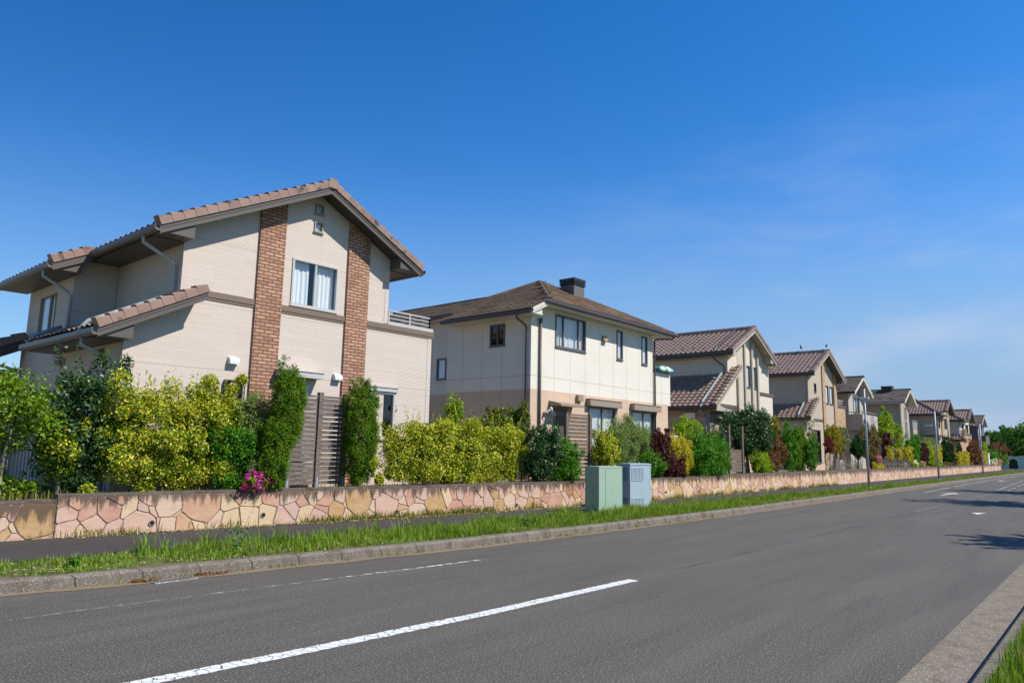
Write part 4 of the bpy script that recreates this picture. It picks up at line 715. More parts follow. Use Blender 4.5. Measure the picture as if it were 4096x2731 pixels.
def house4():
    r = thing('house', 'beige house with two buff brick pilasters and a brick balcony beside it, plum tiled gable', 'house', (47.3, 14.5, .76), 'houses along the street')
    F = 14.5; xa, za = 47.1, 8.17; zl = lambda x: za-.51*abs(x-xa)
    H = [window(r, 'Y', F, 47.46, 48.12, 4.93, 6.10, 1, 'frame_d', 'frost', .04), window(r, 'Y', F, 48.35, 49.03, 4.93, 6.09, 1, 'frame_d', 'frost', .04), window(r, 'Y', F, 45.38, 45.77, 5.50, 6.06, 1, 'frame_d', None, .04), window(r, 'Y', F, 44.6, 46.2, 1.19, 3.2, 2, 'frame_d', None, .05)]
    prof = [(44.3, zl(44.3)-.08), (xa, za-.08), (49.72, zl(49.72)-.08)]; w = MB(); wall(w, 'Y', F, prof, 1.1, H); wall(w, 'X', 44.3, [(F, 6.7), (22, 6.7)], 1); wall(w, 'X', 49.72, [(F, 6.8), (22, 6.8)], 1); wall(w, 'Y', 22, prof, .5); wall(w, 'Y', F, [(43.22, 3.85), (44.3, 4.5)], 1.1); wall(w, 'X', 43.22, [(F, 3.7), (20, 3.7)], .5); wall(w, 'Y', 20, [(43.22, 3.7), (44.3, 4.4)], .5); w.build('wall', M['beige'], r)
    b = MB(); b.box(43.2, 49.74, F-.03, F+.01, .5, 1.1); b.build('base_course', M['pink'], r)
    for a, c in ((46.86, 47.36), (49.15, 49.72)): p = MB(); p.xz([(a, .5), (c, .5), (c, zl(c)-.1), (max(a, min(c, xa)), zl(max(a, min(c, xa)))-.1), (a, zl(a)-.1)], F-.07, F+.01); p.build('brick_pilaster', M['buff'], r)
    p = MB(); p.box(49.722, 51.55, F-.02, F+3, 3.52, 4.78); p.build('balcony', M['buff'], r); band(r, 49.73, 51.62, F-.02, 4.781, 4.97, 'bandp'); railing(r, [(49.8, F+.05), (51.4, F+.05), (51.4, F+2.8)], 4.97, 5.31, 'frame_s', 3, 3); band(r, 44.2, 46.85, F, 3.72, 3.88, 'bandp')
    ro = gable_roof(r, 44.0, xa, 50.32, zl(44.0), za, zl(50.32), 14.0, 22.4, 'tile2', 's', 'offbeige', 'soffit2', .12, .19, True, (12, 12)); e = MB(); e.xz([(44.05, 6.4), (44.295, 6.4), (44.295, zl(44.295)-.13), (44.05, zl(44.05)-.13)], 14.06, 14.485); e.xz([(49.725, 6.38), (50.28, 6.38), (50.28, zl(50.28)-.12), (49.725, zl(49.725)-.13)], 14.06, 14.485); e.box(49.73, 50.28, 14.49, 22, 6.365, 6.395); build_each(e, 'boxed_eave', M['soffit2'], ro)
    gutter(ro, (44.0, 13.98, 6.40), (44.0, 22, 6.40), 'gutterk'); snow_guards(ro, [(44.6, 14.5+.6*i, zl(44.6)+.045) for i in range(9)])
    lo, z = lean_to(r, 43.02, 44.3, 44.76, 3.84, .70, 14.0, 19.5, F, nv=8); snow_guards(lo, [(43.5, 14.4+.55*i, z(43.5)+.045) for i in range(6)])
    pipe(r, [(43.93, 14.7, 6.4), (43.93, 14.7, 6.3), (44.18, 14.7, 6.15), (44.23, 14.7, 6.05), (44.23, 14.7, 4.9)], .035); pipe(r, [(44.2, 14.75, z(44.2)+.13), (43.15, 14.75, z(43.15)+.13), (43.04, 14.75, 3.9)], .05, 'pipeg'); pipe(r, [(42.95, 14.7, 3.75), (42.95, 14.7, 3.6), (43.12, 14.7, 3.4), (43.16, 14.7, 3.3), (43.16, 14.7, .8)], .035)
M['soffit2'] = plain('grey_soffit', (.13, .115, .10), .6, .08, 2, .3)
house4()
def pigeon(x, y, z, f, label):
    m = MB(); P = [(-.17, 0), (-.10, .015), (-.04, .05), (.03, .075), (.08, .11), (.10, .16), (.115, .195), (.145, .205), (.168, .20)]; R = [.012, .026, .055, .062, .05, .03, .032, .022, .004]
    m.tube(smooth_tube([(x+f*a, y, z+.07+b) for a, b in P], 2), list(np.interp(np.linspace(0, 8, 17), range(9), R)), 8)
    for s in (-.02, .02): m.tube([(x+f*.02, y+s, z+.09), (x+f*.03, y+s, z)], .007, 5)
    tag(m.build('pigeon', M['bird'], None, True), label, 'bird', 'birds on a roof ridge')
M['bird'] = plain('bird_grey', (.035, .038, .045), .7, .2, 30, .2)
pigeon(47.1, 15.75, 8.43, -1, 'dark pigeon further from the gable on the plum tiled roof ridge'); pigeon(47.1, 14.18, 8.41, 1, 'dark pigeon sitting at the very tip of the tiled gable')
def ac(x, y, z, label, zf=None):
    zf = zf or z
    r = thing('air_conditioner', label, 'air conditioner', (x, y, zf)); m = MB(); m.box(x, x+.8, y, y+.3, z+.05, z+.62); m.build('casing', M['white'], r)
    for q in (.02, .68): m = MB(); m.box(x+q, x+q+.1, y+.02, y+.28, zf, z+.05); m.build('foot', M['steel'], r)
    m = MB(); P = [(x+.3+.22*math.cos(a), y-.004, z+.34+.22*math.sin(a)) for a in [k*math.pi/10 for k in range(20)]]; m.prism(P, (0, .003, 0)); o = m.build('fan_grille', M['frame_d'], r)
    m = MB(); [m.box(x+.07, x+.53, y-.012, y-.006, z+.14+.05*i, z+.147+.05*i) for i in range(9)]; m.build('guard', M['white'], o)
ac(47.5, 13.75, .76, 'small white air conditioner unit behind bare stems by the brick balcony')
ac(26.0, 13.9, 1.75, 'pale air conditioner unit half hidden behind the yellow bush', .76)
def gabled(r, x0, x1, F, xa, za, k, xl, xr, y0, yb, wallm, wins, tile='slate2', fascia='offwhite', soff='offwhite', z0=.5):
    zl = lambda x: za-k*abs(x-xa); prof = [(x0, zl(x0)-.08), (xa, za-.08), (x1, zl(x1)-.08)]
    w = MB(); wall(w, 'Y', F, prof, z0, wins); wall(w, 'X', x0, [(F, zl(x0)-.08), (yb, zl(x0)-.08)], z0); wall(w, 'X', x1, [(F, zl(x1)-.08), (yb, zl(x1)-.08)], z0); wall(w, 'Y', yb, prof, z0); w.build('wall', M[wallm], r)
    return gable_roof(r, xl, xa, xr, zl(xl), za, zl(xr), y0, yb+.4, tile, 'flat', fascia, soff, .14, .24, False), zl
def house5():
    r = thing('house', 'grey lap-sided house with steep slate gable, tall glazed bay and louvred balcony', 'house', (54.3, 14.5, .76), 'houses along the street')
    F = 14.5; H = [window(r, 'Y', F, 53.55, 55.05, 4.6, 5.78, 2, 'frame_d', 'part', .06), window(r, 'Y', F, 53.6, 55.0, 2.0, 3.1, 2, 'frame_d', None, .05)]
    ro, zl = gabled(r, 52.45, 56.0, F, 54.27, 7.22, .53, 51.95, 56.6, 13.9, 21, 'grey', H)
    m = MB(); m.xz([(53.55, 5.86), (55.05, 5.86), (55.05, 6.55), (54.3, 6.93), (53.55, 6.55)], F-.012, F-.004); o = m.build('transom_pane', M['glassd'], r); m = MB(); [m.box(a, b, F-.03, F-.0, 5.80, z) for a, b, z in ((53.5, 53.56, 6.5), (54.27, 54.33, 6.9), (55.04, 55.1, 6.5))]; m.box(53.5, 55.1, F-.031, F+.0, 5.78, 5.86); m.build('transom_frame', M['frame_d'], r)
    b = MB(); b.box(52.0, 53.9, 13.52, 13.60, 3.45, 4.45); b.box(52.0, 52.08, 13.601, F-.001, 3.45, 4.45); b.box(54.75, 55.75, 13.52, 13.60, 3.45, 4.45); b.box(55.67, 55.75, 13.601, F-.001, 3.45, 4.45); b.box(52.0, 55.75, 13.5, F-.002, 3.38, 3.45); bo = b.build('balcony', M['grey'], r)
    m = MB(); [m.box(53.9, 54.75, 13.54, 13.57, 3.5+.1*i, 3.56+.1*i) for i in range(10)]; m.build('louvre', M['frame_s'], bo); railing(bo, [(52.05, F-.05), (52.05, 13.55), (55.7, 13.55)], 4.45, 4.62, 'taupe', 1, 5)
    g = gutter(ro, (51.95, 13.9, 5.84), (51.95, 21, 5.84), 'gutterk'); snow_guards(ro, [(52.35, 14.3+.75*i, zl(52.35)+.02) for i in range(6)], 'black')
    w = MB(); w.box(51.0, 52.44, 15.6, 18.5, .5, 4.6); w.build('rear_wing', M['grey'], r)
    m = MB(); m.box(55.15, 55.3, F-.16, F-.001, 5.72, 5.84); m.build('wall_lamp', M['white'], r)
M['glassd'] = plain('sky_glass', (.10, .15, .19), .06, .05, 2, .9)
house5()
def house6():
    r = thing('house', 'narrow beige fine-brick house with slate gable and two stacked slit windows', 'house', (68.6, 14.5, .76), 'houses along the street')
    F = 14.5; H = [window(r, 'Y', F, 68.60, 69.42, 4.74, 5.90, 2, 'frame_s', 'frost', .04), window(r, 'Y', F, 68.60, 69.42, 3.28, 4.62, 2, 'frame_s', 'frost', .04), window(r, 'Y', F, 68.6, 69.42, 1.5, 3.1, 2, 'frame_s', 'frost', .04)]
    ro, zl = gabled(r, 67.1, 70.25, F, 68.57, 7.38, .53, 66.34, 70.9, 13.9, 22, 'fbrick', H)
    gutter(ro, (66.34, 13.9, 6.03), (66.34, 22, 6.03), 'pipew'); snow_guards(ro, [(66.75, 14.2+.85*i, zl(66.75)+.02) for i in range(8)], 'black')
    c = MB(); c.box(68.15, 69.0, 15.3, 16.1, 7.2, 7.62); c.box(68.1, 69.05, 15.25, 16.15, 7.621, 7.68); c.build('chimney', M['black'], ro); pipe(r, [(66.3, 14.3, 6.03), (66.3, 14.3, 5.95), (66.98, 14.43, 5.75), (67.03, 14.44, 5.65), (67.03, 14.44, .8)], .04)
house6()
def hip_front(r, xl, xv, y0, zE, k, xg, zg, yb, tile='tile2'):
    """hip corner at the left of a cross gable: left slope with eave x = xl, front slope with eave y = y0"""
    D = (zg-zE)/k; t = MB(); ml = D*math.sqrt(1+k*k); Ly = yb-y0
    tile_slope(t, (xl, y0, zE), (0, 1, 0), (1, 0, k), Ly, ml, 's', [(0, 0), (Ly, 0), (Ly, ml), (D, ml)]); Lx = xv-xl+1.8
    tile_slope(t, (xl, y0, zE), (1, 0, 0), (0, 1, k), Lx, ml, 's', [(0, 0), (xv-xl, 0), (Lx, ml), (D, ml)])
    t.add([(xl, y0, zE-.02), (xl, yb, zE-.02), (xl+D, yb, zg-.02), (xl+D, y0+D, zg-.02), (xl+Lx, y0+D, zg-.02), (xv, y0, zE-.02)], [(0, 3, 2, 1), (0, 5, 4, 3)]); o = t.build('hip_roof', M[tile], r)
    c = MB(); cap_row(c, (xl-.03, y0-.03, zE+.06), (xl+D, y0+D, zg+.07), 12, .15, .12); c.build('ridge_cap', M['tile'], o)
    s = MB(); s.box(xl+.06, xv+.4, y0+.06, y0+.44, zE-.16, zE-.12); s.box(xl+.06, xl+.6, y0+.44, yb, zE-.16, zE-.12); build_each(s, 'boxed_eave', M['soffit2'], o); gutter(o, (xl, y0-.1, zE-.14), (xl, yb, zE-.14), 'gutterk'); gutter(o, (xl-.1, y0, zE-.14), (xv+.2, y0, zE-.14), 'gutterm', out=(0, -1, 0)); return o
def house7():
    r = thing('house', 'beige hip-roofed house with buff brick pilasters and a slatted balcony on its left', 'house', (85.5, 14.5, .76), 'houses along the street')
    F = 14.5; xa, za = 87.1, 7.5; zl = lambda x: za-.56*abs(x-xa)
    H = [window(r, 'Y', F, 82.75, 83.72, 4.60, 5.66, 2, 'frame_k', 'part', .06), window(r, 'Y', F, 85.45, 87.2, 4.60, 5.63, 2, 'frame_k', 'part', .06)]
    w = MB(); wall(w, 'Y', F, [(82.4, 5.86), (84.5, 5.86)], .5, H[:1]); wall(w, 'Y', F, [(84.5, zl(84.5)-.08), (xa, za-.08), (88.3, zl(88.3)-.08)], .5, H[1:]); wall(w, 'X', 82.4, [(F, 5.86), (21, 5.86)], .5); wall(w, 'X', 88.3, [(F, 6), (21, 6)], .5); wall(w, 'Y', 21, [(82.4, 5.8), (88.3, 5.8)], .5); w.build('wall', M['beige'], r)
    for a, b, z in ((84.32, 85.28, 5.95), (87.55, 88.32, zl(87.9)-.1)): p = MB(); p.box(a, b, F-.09, F+.01, .5, z); p.build('brick_pilaster', M['buff'], r)
    band(r, 82.38, 84.31, F, 3.65, 3.84, 'bandp'); band(r, 85.29, 87.54, F, 3.63, 3.80, 'bandp'); b = MB(); b.box(82.36, 82.405, F, 21, 3.65, 3.84); b.build('string_course', M['bandp'], r)
    gable_roof(r, 85.0, xa, 89.4, zl(85.0), za, zl(89.4), 14.0, 20, 'tile2', 's', 'soffit2', 'soffit2', .12, .19, True, (9, 9), capmat='tile'); hip_front(r, 81.65, 84.9, 14.1, 5.92, .6, xa, 7.5, 21.4)
    b = MB(); b.box(79.0, 82.35, 16.0, 16.08, 3.65, 4.3); b.box(79.0, 79.08, 16.081, 17.5, 3.65, 5.0); b.box(79, 82.38, 16.0, 17.5, 3.58, 3.65); bo = b.build('balcony', M['fbrick'], r); m = MB(); [m.box(79.0, 82.3, 16.02, 16.05, 4.34+.1*i, 4.40+.1*i) for i in range(7)]; [m.box(x, x+.05, 16.05, 16.1, 4.3, 5.1) for x in (79.0, 80.6, 82.25)]; m.build('louvre', M['frame_s'], bo); m = MB(); m.tube([(79, 16.04, 5.14), (82.3, 16.04, 5.14)], .035, 6); m.build('handrail', M['frame_s'], bo)
    pipe(r, [(82.3, 14.5, 5.8), (82.32, 14.44, 5.6), (82.32, 14.44, .8)], .045, 'pipew'); pipe(r, [(87.42, F-.08, 5.8), (87.42, F-.08, 3.9), (87.48, F-.1, 3.7), (87.48, F-.1, .8)], .04)
    window(r, 'X', 82.395, 17.6, 18.4, 3.9, 5.7, 1, 'frame_k', None, .08)
house7()
def house8():
    r = thing('house', 'cream and buff house with hipped plum tiles and a satellite dish on its shaded side', 'house', (98.5, 14.5, .76), 'houses along the street')
    F = 14.5; xa, za = 100.5, 7.22; zl = lambda x: za-.56*abs(x-xa)
    H = [window(r, 'Y', F, 96.4, 97.32, 4.70, 5.50, 1, 'frame_d', None, .06), window(r, 'Y', F, 98.65, 100.45, 4.48, 5.49, 2, 'frame_d', None, .07)]
    w = MB(); wall(w, 'Y', F, [(94.4, 5.74), (98.1, 5.74)], 4.2, H[:1]); wall(w, 'Y', F, [(98.1, zl(98.1)-.08), (xa, za-.08), (101.2, zl(101.2)-.08)], 4.2, H[1:]); wall(w, 'X', 94.4, [(F, 5.74), (21, 5.74)], .5); wall(w, 'X', 101.2, [(F, 6), (21, 6)], .5); wall(w, 'Y', 21, [(94.4, 5.7), (101.2, 5.7)], .5); w.build('wall', M['plaster'], r)
    b = MB(); b.box(94.5, 102.4, F-.02, F+2.5, .5, 4.18); b.build('lower_wall', M['buff'], r); band(r, 97.7, 102.5, F-.03, 4.19, 4.41, 'bandp')
    gable_roof(r, 98.24, xa, 102.85, zl(98.24), za, zl(102.85), 14.0, 20, 'tile2', 's', 'soffit2', 'soffit2', .12, .19, True, (9, 9), capmat='tile'); hip_front(r, 94.0, 97.6, 14.0, 5.82, .5, xa, 7.2, 21.4)
    lean_to(r, 93.5, 94.6, 95.4, 3.62, .6, 13.9, 20, F, nv=7); s = MB(); s.box(93.7, 94.39, F+.02, 20, .5, 3.55); s.build('lean_to_wall', M['buff'], r); pipe(r, [(94.33, 14.42, 5.7), (94.33, 14.42, 4.3), (93.7, 14.3, 3.8)], .045, 'pipeg')
    d = MB(); cx, cy, cz = 93.8, 16.0, 5.15; ring = []
    for i in range(5):
        for k in range(14): a = k*math.pi/7; q = .45*i/4; ring.append((cx-.10*(i/4)**2+.12, cy+q*math.cos(a)*.75-.2*i/4*0, cz+q*math.sin(a)))
    d.add(ring, [(14*i+k, 14*i+(k+1) % 14, 14*(i+1)+(k+1) % 14, 14*(i+1)+k) for i in range(4) for k in range(14)]); d.tube([(cx+.12, cy, cz), (94.39, cy, cz-.1)], .03, 6); d.tube([(cx+.1, cy, cz-.4), (cx-.35, cy, cz-.1)], .015, 5); d.build('satellite_dish', M['white'], r)
house8()
def house9():
    r = thing('house', 'dark plum-grey house with slate gable, last of the row at the far end', 'house', (109.5, 14.5, .76), 'houses along the street')
    F = 14.5; H = [window(r, 'Y', F, 108.7, 109.7, 4.62, 5.6, 1, 'frame_d', None, .06)]
    ro, zl = gabled(r, 107.5, 111.6, F, 109.45, 7.04, .53, 107.1, 111.9, 13.9, 21, 'plum', H); gutter(ro, (107.1, 13.9, 5.66), (107.1, 21, 5.66), 'pipew')
    b = MB(); b.box(109.6, 112.6, 13.95, F-.002, 3.3, 4.45); b.box(111.61, 113, F+.1, 18, .5, 3.6); b.build('balcony', M['plum'], r); pipe(r, [(107.44, 14.42, 5.7), (107.44, 14.42, .8)], .05); pipe(r, [(111.66, 14.42, 5.7), (111.66, 14.42, .8)], .05)
house9()
# ---------------------------------------------------------------- wires
def wire(a, b, sag, label):
    m = MB(); A, B = Vector(a), Vector(b); m.tube([A.lerp(B, t/12)-Vector((0, 0, sag*4*(t/12)*(1-t/12))) for t in range(13)], .012, 5); tag(m.build('service_cable', M['black']), label, 'cable', 'cables between the lamp posts and the houses')
wire((38.45, 9.87, 4.98), (66.9, 14.3, 5.55), .12, 'thin dark cable from the nearest lamp post across to the narrow fine-brick house'); wire((56.7, 10.1, 4.8), (94.5, 14.4, 5.3), .15, 'thin dark cable from the middle lamp post to the house with the satellite dish')
# ---------------------------------------------------------------- wooden screens
def screen(label, xs, y, z0, z1, zt, mat, bw=.085, gap=.008, pw=.11):
    r = thing('wooden_screen', label, 'wooden screen', ((xs[0]+xs[-1])/2, y, z0), 'wooden privacy screens above the stone wall')
    for x in xs:
        p = MB(); p.box(x-pw/2, x+pw/2, y-.05, y+.05, z0-.06, z1+.03); po = p.build('post', M[mat], r); b = MB(); b.box(x-.022, x+.022, y-.056, y-.049, z0-.02, z0+.22); b.build('post_bracket', M['steel'], po)
    for a, b in zip(xs[:-1], xs[1:]):
        m = MB(); n = int((zt-z0-.06)/(bw+gap)); rg = random.Random(int(a*10)); h = (zt-z0-.06)/n
        for i in range(n): z = z0+.06+i*h; dy = .006*rg.random(); m.box(a+pw/2-.01, b-pw/2+.01, y-.012+dy, y+.012+dy, z, z+h-gap-(.014 if rg.random() < .25 else 0))
        m.build('board_panel', M[mat], r); t = MB(); t.box(a, b, y-.02, y+.02, zt+.005, zt+.05); t.build('top_rail', M[mat], r)
screen('grey weathered slatted screen between two tall green conifers', [8.30, 9.02, 9.68], 13.25, .84, 2.83, 2.74, 'wood', .085, .010)
screen('brown slatted screen in front of the tan brick house with the door', [17.12, 18.34], 12.6, .88, 2.80, 2.74, 'woodd', .085, .022, .12)
screen('low slatted gate panel between two taller brown posts beside the big round dark tree', [27.55, 28.85], 12.2, .9, 2.78, 1.80, 'woodd', .12, .008, .13)
# ---------------------------------------------------------------- end of the street
def end_wall():
    r = thing('arched_wall', 'low white garden wall with dark arched gateway at the end of the street', 'wall', (135, 12, 0)); X = 135.0; m = MB(); a0, a1, zs, rad = 13.3, 14.5, .95, .6
    pts = [(y, 2.0+.06*math.sin(y*2.2)+.03*math.sin(y*5)) for y in np.linspace(6, 16.2, 40)]; n = 12; arc = [(13.9+.6*math.cos(math.pi*k/n), zs+.58*math.sin(math.pi*k/n)) for k in range(n+1)]
    ys, zsn = [p[0] for p in pts], [p[1] for p in pts]; cut = sorted({*ys, *[a[0] for a in arc]})
    def low(y): return (zs+.58*math.sqrt(max(0, 1-((y-13.9)/.6)**2))) if 13.3 <= y <= 14.5 else -.05
    for ya, yb in zip(cut[:-1], cut[1:]):
        mid = (ya+yb)/2; la, lb = (low(ya), low(yb)) if 13.3 < mid < 14.5 else (-.05, -.05); za, zb = np.interp(ya, ys, zsn), np.interp(yb, ys, zsn)
        m.prism([(X, ya, la), (X, yb, lb), (X, yb, zb), (X, ya, za)], (.3, 0, 0))
    m.build('wall_panel', M['whitewash'], r); c = MB(); [c.box(X-.05, X+.35, y, y+.23, np.interp(y+.12, ys, zsn)-.01, np.interp(y+.12, ys, zsn)+.05) for y in np.arange(6, 16, .25)]; c.build('coping', M['conc'], r)
    g = MB(); [g.tube([(X+.15, y, 0), (X+.15, y, low(y)-.02)], .03, 6) for y in (13.4, 13.65, 13.9, 14.15, 14.4)]; g.box(X+.12, X+.18, 13.31, 14.49, .02, .82); g.build('gate', M['black'], r)
    for y in (13.05, 14.75): d = MB(); d.prism([(X-.012, y+.11*math.cos(k*math.pi/8), 1.62+.11*math.sin(k*math.pi/8)) for k in range(16)], (.01, 0, 0)); d.build('round_medallion', M['pink'], r)
M['whitewash'] = plain('whitewash', (.60, .60, .60), .9, .08, 2, .1); end_wall()
p = MB(); p.box(100.3, 101.2, 12.65, 12.95, .8, 2.2); p.box(100.25, 101.25, 12.6, 13.0, 2.201, 2.25); tag(p.build('gate_pillar', M['white']), 'white gate pillar between yellow shrub and white flowers near the street end', 'pillar')
# ---------------------------------------------------------------- foliage
def leaf_object(name, Cn, size, mat, parent, out=None, outw=.5, up=.5, aspect=.5, fold=.18, tang_up=0., mats_idx=None):
    n = len(Cn); o3 = np.array(org(parent)); N = RNG.normal(size=(n, 3))
    N /= np.linalg.norm(N, axis=1)[:, None]+1e-9
    if out is not None: N += out*outw
    N[:, 2] += up; N /= np.linalg.norm(N, axis=1)[:, None]+1e-9
    T = RNG.normal(size=(n, 3)); T[:, 2] += tang_up; T -= N*(T*N).sum(1)[:, None]; T /= np.linalg.norm(T, axis=1)[:, None]+1e-9; B = np.cross(N, T)
    l = (size*RNG.uniform(.65, 1.25, n))[:, None]; w = l*aspect*RNG.uniform(.8, 1.2, n)[:, None]; c = Cn-o3
    V = np.empty((n, 4, 3)); V[:, 0] = c-T*l*.5; V[:, 1] = c+B*w*.5+N*w*fold+T*l*.06; V[:, 2] = c+T*l*.5; V[:, 3] = c-B*w*.5+N*w*fold+T*l*.06
    me = bpy.data.meshes.new(name); me.vertices.add(4*n); me.vertices.foreach_set('co', V.ravel()); me.loops.add(4*n); me.loops.foreach_set('vertex_index', np.arange(4*n, dtype=np.int32)); me.polygons.add(n); me.polygons.foreach_set('loop_start', np.arange(0, 4*n, 4, dtype=np.int32))
    me.update(calc_edges=True)
    return link_mesh(name, me, mat, parent)
def crown(n, c, r, e=2.2, clump=.30, kc=None, shell=.80, zmin=None, lump=.16):
    """leaf centres in a superellipsoid, gathered in clumps with an uneven outline"""
    c, r = np.array(c, float), np.array(r, float); kc = kc or int(max(18, min(150, n/150)))
    D = RNG.normal(size=(kc, 3)); D /= (np.abs(D)**e).sum(1)[:, None]**(1/e); q = RNG.uniform(.45, 1.0, kc)**.6*(1+RNG.normal(size=kc)*lump*.6)
    K = D*q[:, None]*(1+.16*np.sin(D[:, :1]*5.1+D[:, 1:2]*3.3+c[0]*7)*np.cos(D[:, 2:3]*4.3+c[0]*3)); ncl = int(n*shell); pick = RNG.integers(0, kc, ncl); rm = r/r.min()
    G = RNG.normal(size=(ncl, 3)); G /= np.linalg.norm(G, axis=1)[:, None]; G *= (RNG.uniform(0, 1, ncl)**.42)[:, None]*clump*RNG.uniform(.6, 1.3, kc)[pick][:, None]
    A = c+K[pick]*r*(1-clump*.4)+G*r.min()*np.minimum(rm, 1.6)
    m = n-ncl; U = RNG.uniform(-1, 1, size=(m*4, 3)); s = (np.abs(U)**e).sum(1)**(1/e); U = U[(s < .92) & (s > .25)][:m]
    P = np.vstack([A, c+U*r]); out = (P-c)/r; out /= np.linalg.norm(out, axis=1)[:, None]+1e-6
    if zmin is not None: k = P[:, 2] > zmin; P, out = P[k], out[k]
    return P, out
def sprigs(k, x0, x1, y, z, h, size, dy=.2, per=12):
    P = []
    for _ in range(k):
        x = RNG.uniform(x0, x1); yy = y+RNG.uniform(-dy, dy); hh = h*RNG.uniform(.4, 1.1); lx, ly = RNG.normal(0, .12, 2)
        for t in np.linspace(0, 1, per): P.append((x+lx*hh*t+RNG.normal(0, size*.4*(1-t*.6)), yy+ly*hh*t+RNG.normal(0, size*.4*(1-t*.6)), z+hh*t))
    return np.array(P)
GROUP = {'hedge': 'clipped hedges and shrubs along the wall', 'shrub': 'clipped hedges and shrubs along the wall', 'tree': 'garden trees above the wall', 'conifer': 'conifers above the wall', 'flower': 'flowering azaleas on the wall'}
def branchy(m, base, top, r0, n=6, spread=.4, rg=None):
    rg = rg or random; b, t = Vector(base), Vector(top); mid = b.lerp(t, .5)+Vector((rg.uniform(-.06, .06), rg.uniform(-.06, .06), 0)); m.tube(smooth_tube([b, mid, t], 4), list(np.linspace(r0, r0*.5, 9)), 7)
    for i in range(n):
        s = mid.lerp(t, rg.uniform(0, 1)); a = rg.uniform(0, 6.28); e = s+Vector((math.cos(a)*spread, math.sin(a)*spread, rg.uniform(.25, .8)*spread)); m.tube(smooth_tube([s, s.lerp(e, .5)+Vector((0, 0, -.03)), e], 3), list(np.linspace(r0*.4, r0*.12, 7)), 5)
def plant(kind, name, label, cat, x0, x1, y, z0, z1, leaf, size, cov=3.2, e=2.2, ry=None, trunk=None, asp=.55, zb=.78, far=False, shoots=0, tu=0., clump=.27, up=.5, flowers=None, shell=.82, lump=.16, nst=3, bark='bark', extra=()):
    """x0..x1 is the width along the wall, z0..z1 the crown, zb the soil level"""
    xc, zc = (x0+x1)/2, (z0+z1)/2; hx, hz = (x1-x0)/2, (z1-z0)/2
    if far:
        th = math.atan2(y, xc); hw = hx*math.sin(th); hy = .75*hw/math.cos(th); hx = .66*hw/math.sin(th); ry = hy
    ry = ry or min(hx, .55); rr = (hx, ry, hz)
    if kind in ('shrub', 'hedge'):
        if e == 2.4 or e == 2.2: e = 2.9
        lump = max(lump, .26); shoots = max(shoots, int(9*hx)+4)
    r = thing(name, label, cat, (xc, y, zb), GROUP[kind])
    area = 4*math.pi*((((hx*ry)**1.6+(hx*hz)**1.6+(ry*hz)**1.6)/3)**(1/1.6)); n = int(cov*COV*area/(size*size*asp)); n = max(350, min(n, 120000))
    P, out = crown(n, (xc, y, zc), rr, e, clump, int(min(420, n/45)) if kind == 'conifer' else None, shell, zb-.03, lump)
    for ec, er in extra: P2, o2 = crown(int(n*.9), ec, er, 2.4, clump, int(min(420, n/45)), shell, zb, lump); P = np.vstack([P, P2]); out = np.vstack([out, o2])
    if shoots:
        Q = sprigs(shoots, x0+.1*hx, x1-.1*hx, y, z1-.12*hz, shoots and min(.5, .36*hz+.1), size, ry*.7); P = np.vstack([P, Q]); out = np.vstack([out, np.tile([0, 0, .3], (len(Q), 1))])
    leaf_object('foliage', P, size, LEAF[leaf], r, out, .5, up, asp, tang_up=tu)
    m = MB(); rg = random.Random(int(xc*31)); hgt = max(.15, (trunk if trunk else max(.2, (zc-zb)*.9)))
    if trunk: branchy(m, (xc, y, zb-.05), (xc+.04, y, zb+hgt+hz*.7), max(.028, .05*min(1.6, hz)), 9, hx*.55, rg)
    else:
        for i in range(nst): xx = xc+hx*.5*rg.uniform(-1, 1); m.tube([(xx if nst > 3 else xc, y, zb-.05), (xx+rg.uniform(-.1, .1), y, zb+hgt*.6), (xx+rg.uniform(-.2, .2)*hx, y+rg.uniform(-.1, .1), zb+hgt)], [.022, .018, .01], 6)
    m.build('trunk' if trunk else 'stem', M[bark], r, True)
    if flowers:
        fm, fs, fn = flowers; F, fo = crown(fn*5, (xc, y, zc), np.array(rr)*1.04, e, .5, max(5, fn//4), .97); k = (F[:, 1] < y+ry*.5) & (F[:, 2] > zb); leaf_object('flowers', F[k], fs, LEAF[fm], r, fo[k], 1.2, .2, .8)
    return r
P_ = plant; COV = 2.4
# near garden, in front of the first house
P_('tree', 'small_tree', 'small yellow-green tree on a bare grey trunk at the far left edge', 'tree', 2.75, 4.2, 13.75, 1.4, 2.92, 'fresh', .065, 1.0, 2.3, .6, .5, bark='twig', clump=.36, lump=.35)
P_('tree', 'small_tree', 'thin small tree with yellow-edged leaves between the far-left tree and the dark glossy shrub', 'tree', 3.95, 4.65, 13.8, .95, 2.3, 'varieg', .07, 2.0, 2.0, .4, .4, bark='twig', clump=.35, lump=.3)
P_('shrub', 'tall_shrub', 'tall dark glossy shrub at the left, rising above the yellow hedge', 'shrub', 3.95, 5.25, 13.85, .72, 3.1, 'dark', .075, 3.0, 2.6, .45, shoots=9, lump=.25)
P_('hedge', 'hedge', 'tall yellow variegated hedge in front of the lean-to of the nearest house', 'hedge', 4.6, 7.6, 13.62, .86, 2.78, 'varieg', .056, 5.0, 5, .42, shoots=34, lump=.3, clump=.3, nst=6)
P_('shrub', 'shrub', 'bright green leafy shrub at the right foot of the tall yellow hedge', 'shrub', 6.65, 7.85, 13.34, .74, 2.15, 'green', .055, 2.8, 3.2, .34, lump=.3)
P_('shrub', 'feathery_shrub', 'feathery grey-green shrub between the tall yellow hedge and the first conifer', 'shrub', 7.05, 8.2, 13.5, .85, 2.68, 'grey', .05, 3.0, 2.2, .4, shoots=14, lump=.3, asp=.4)
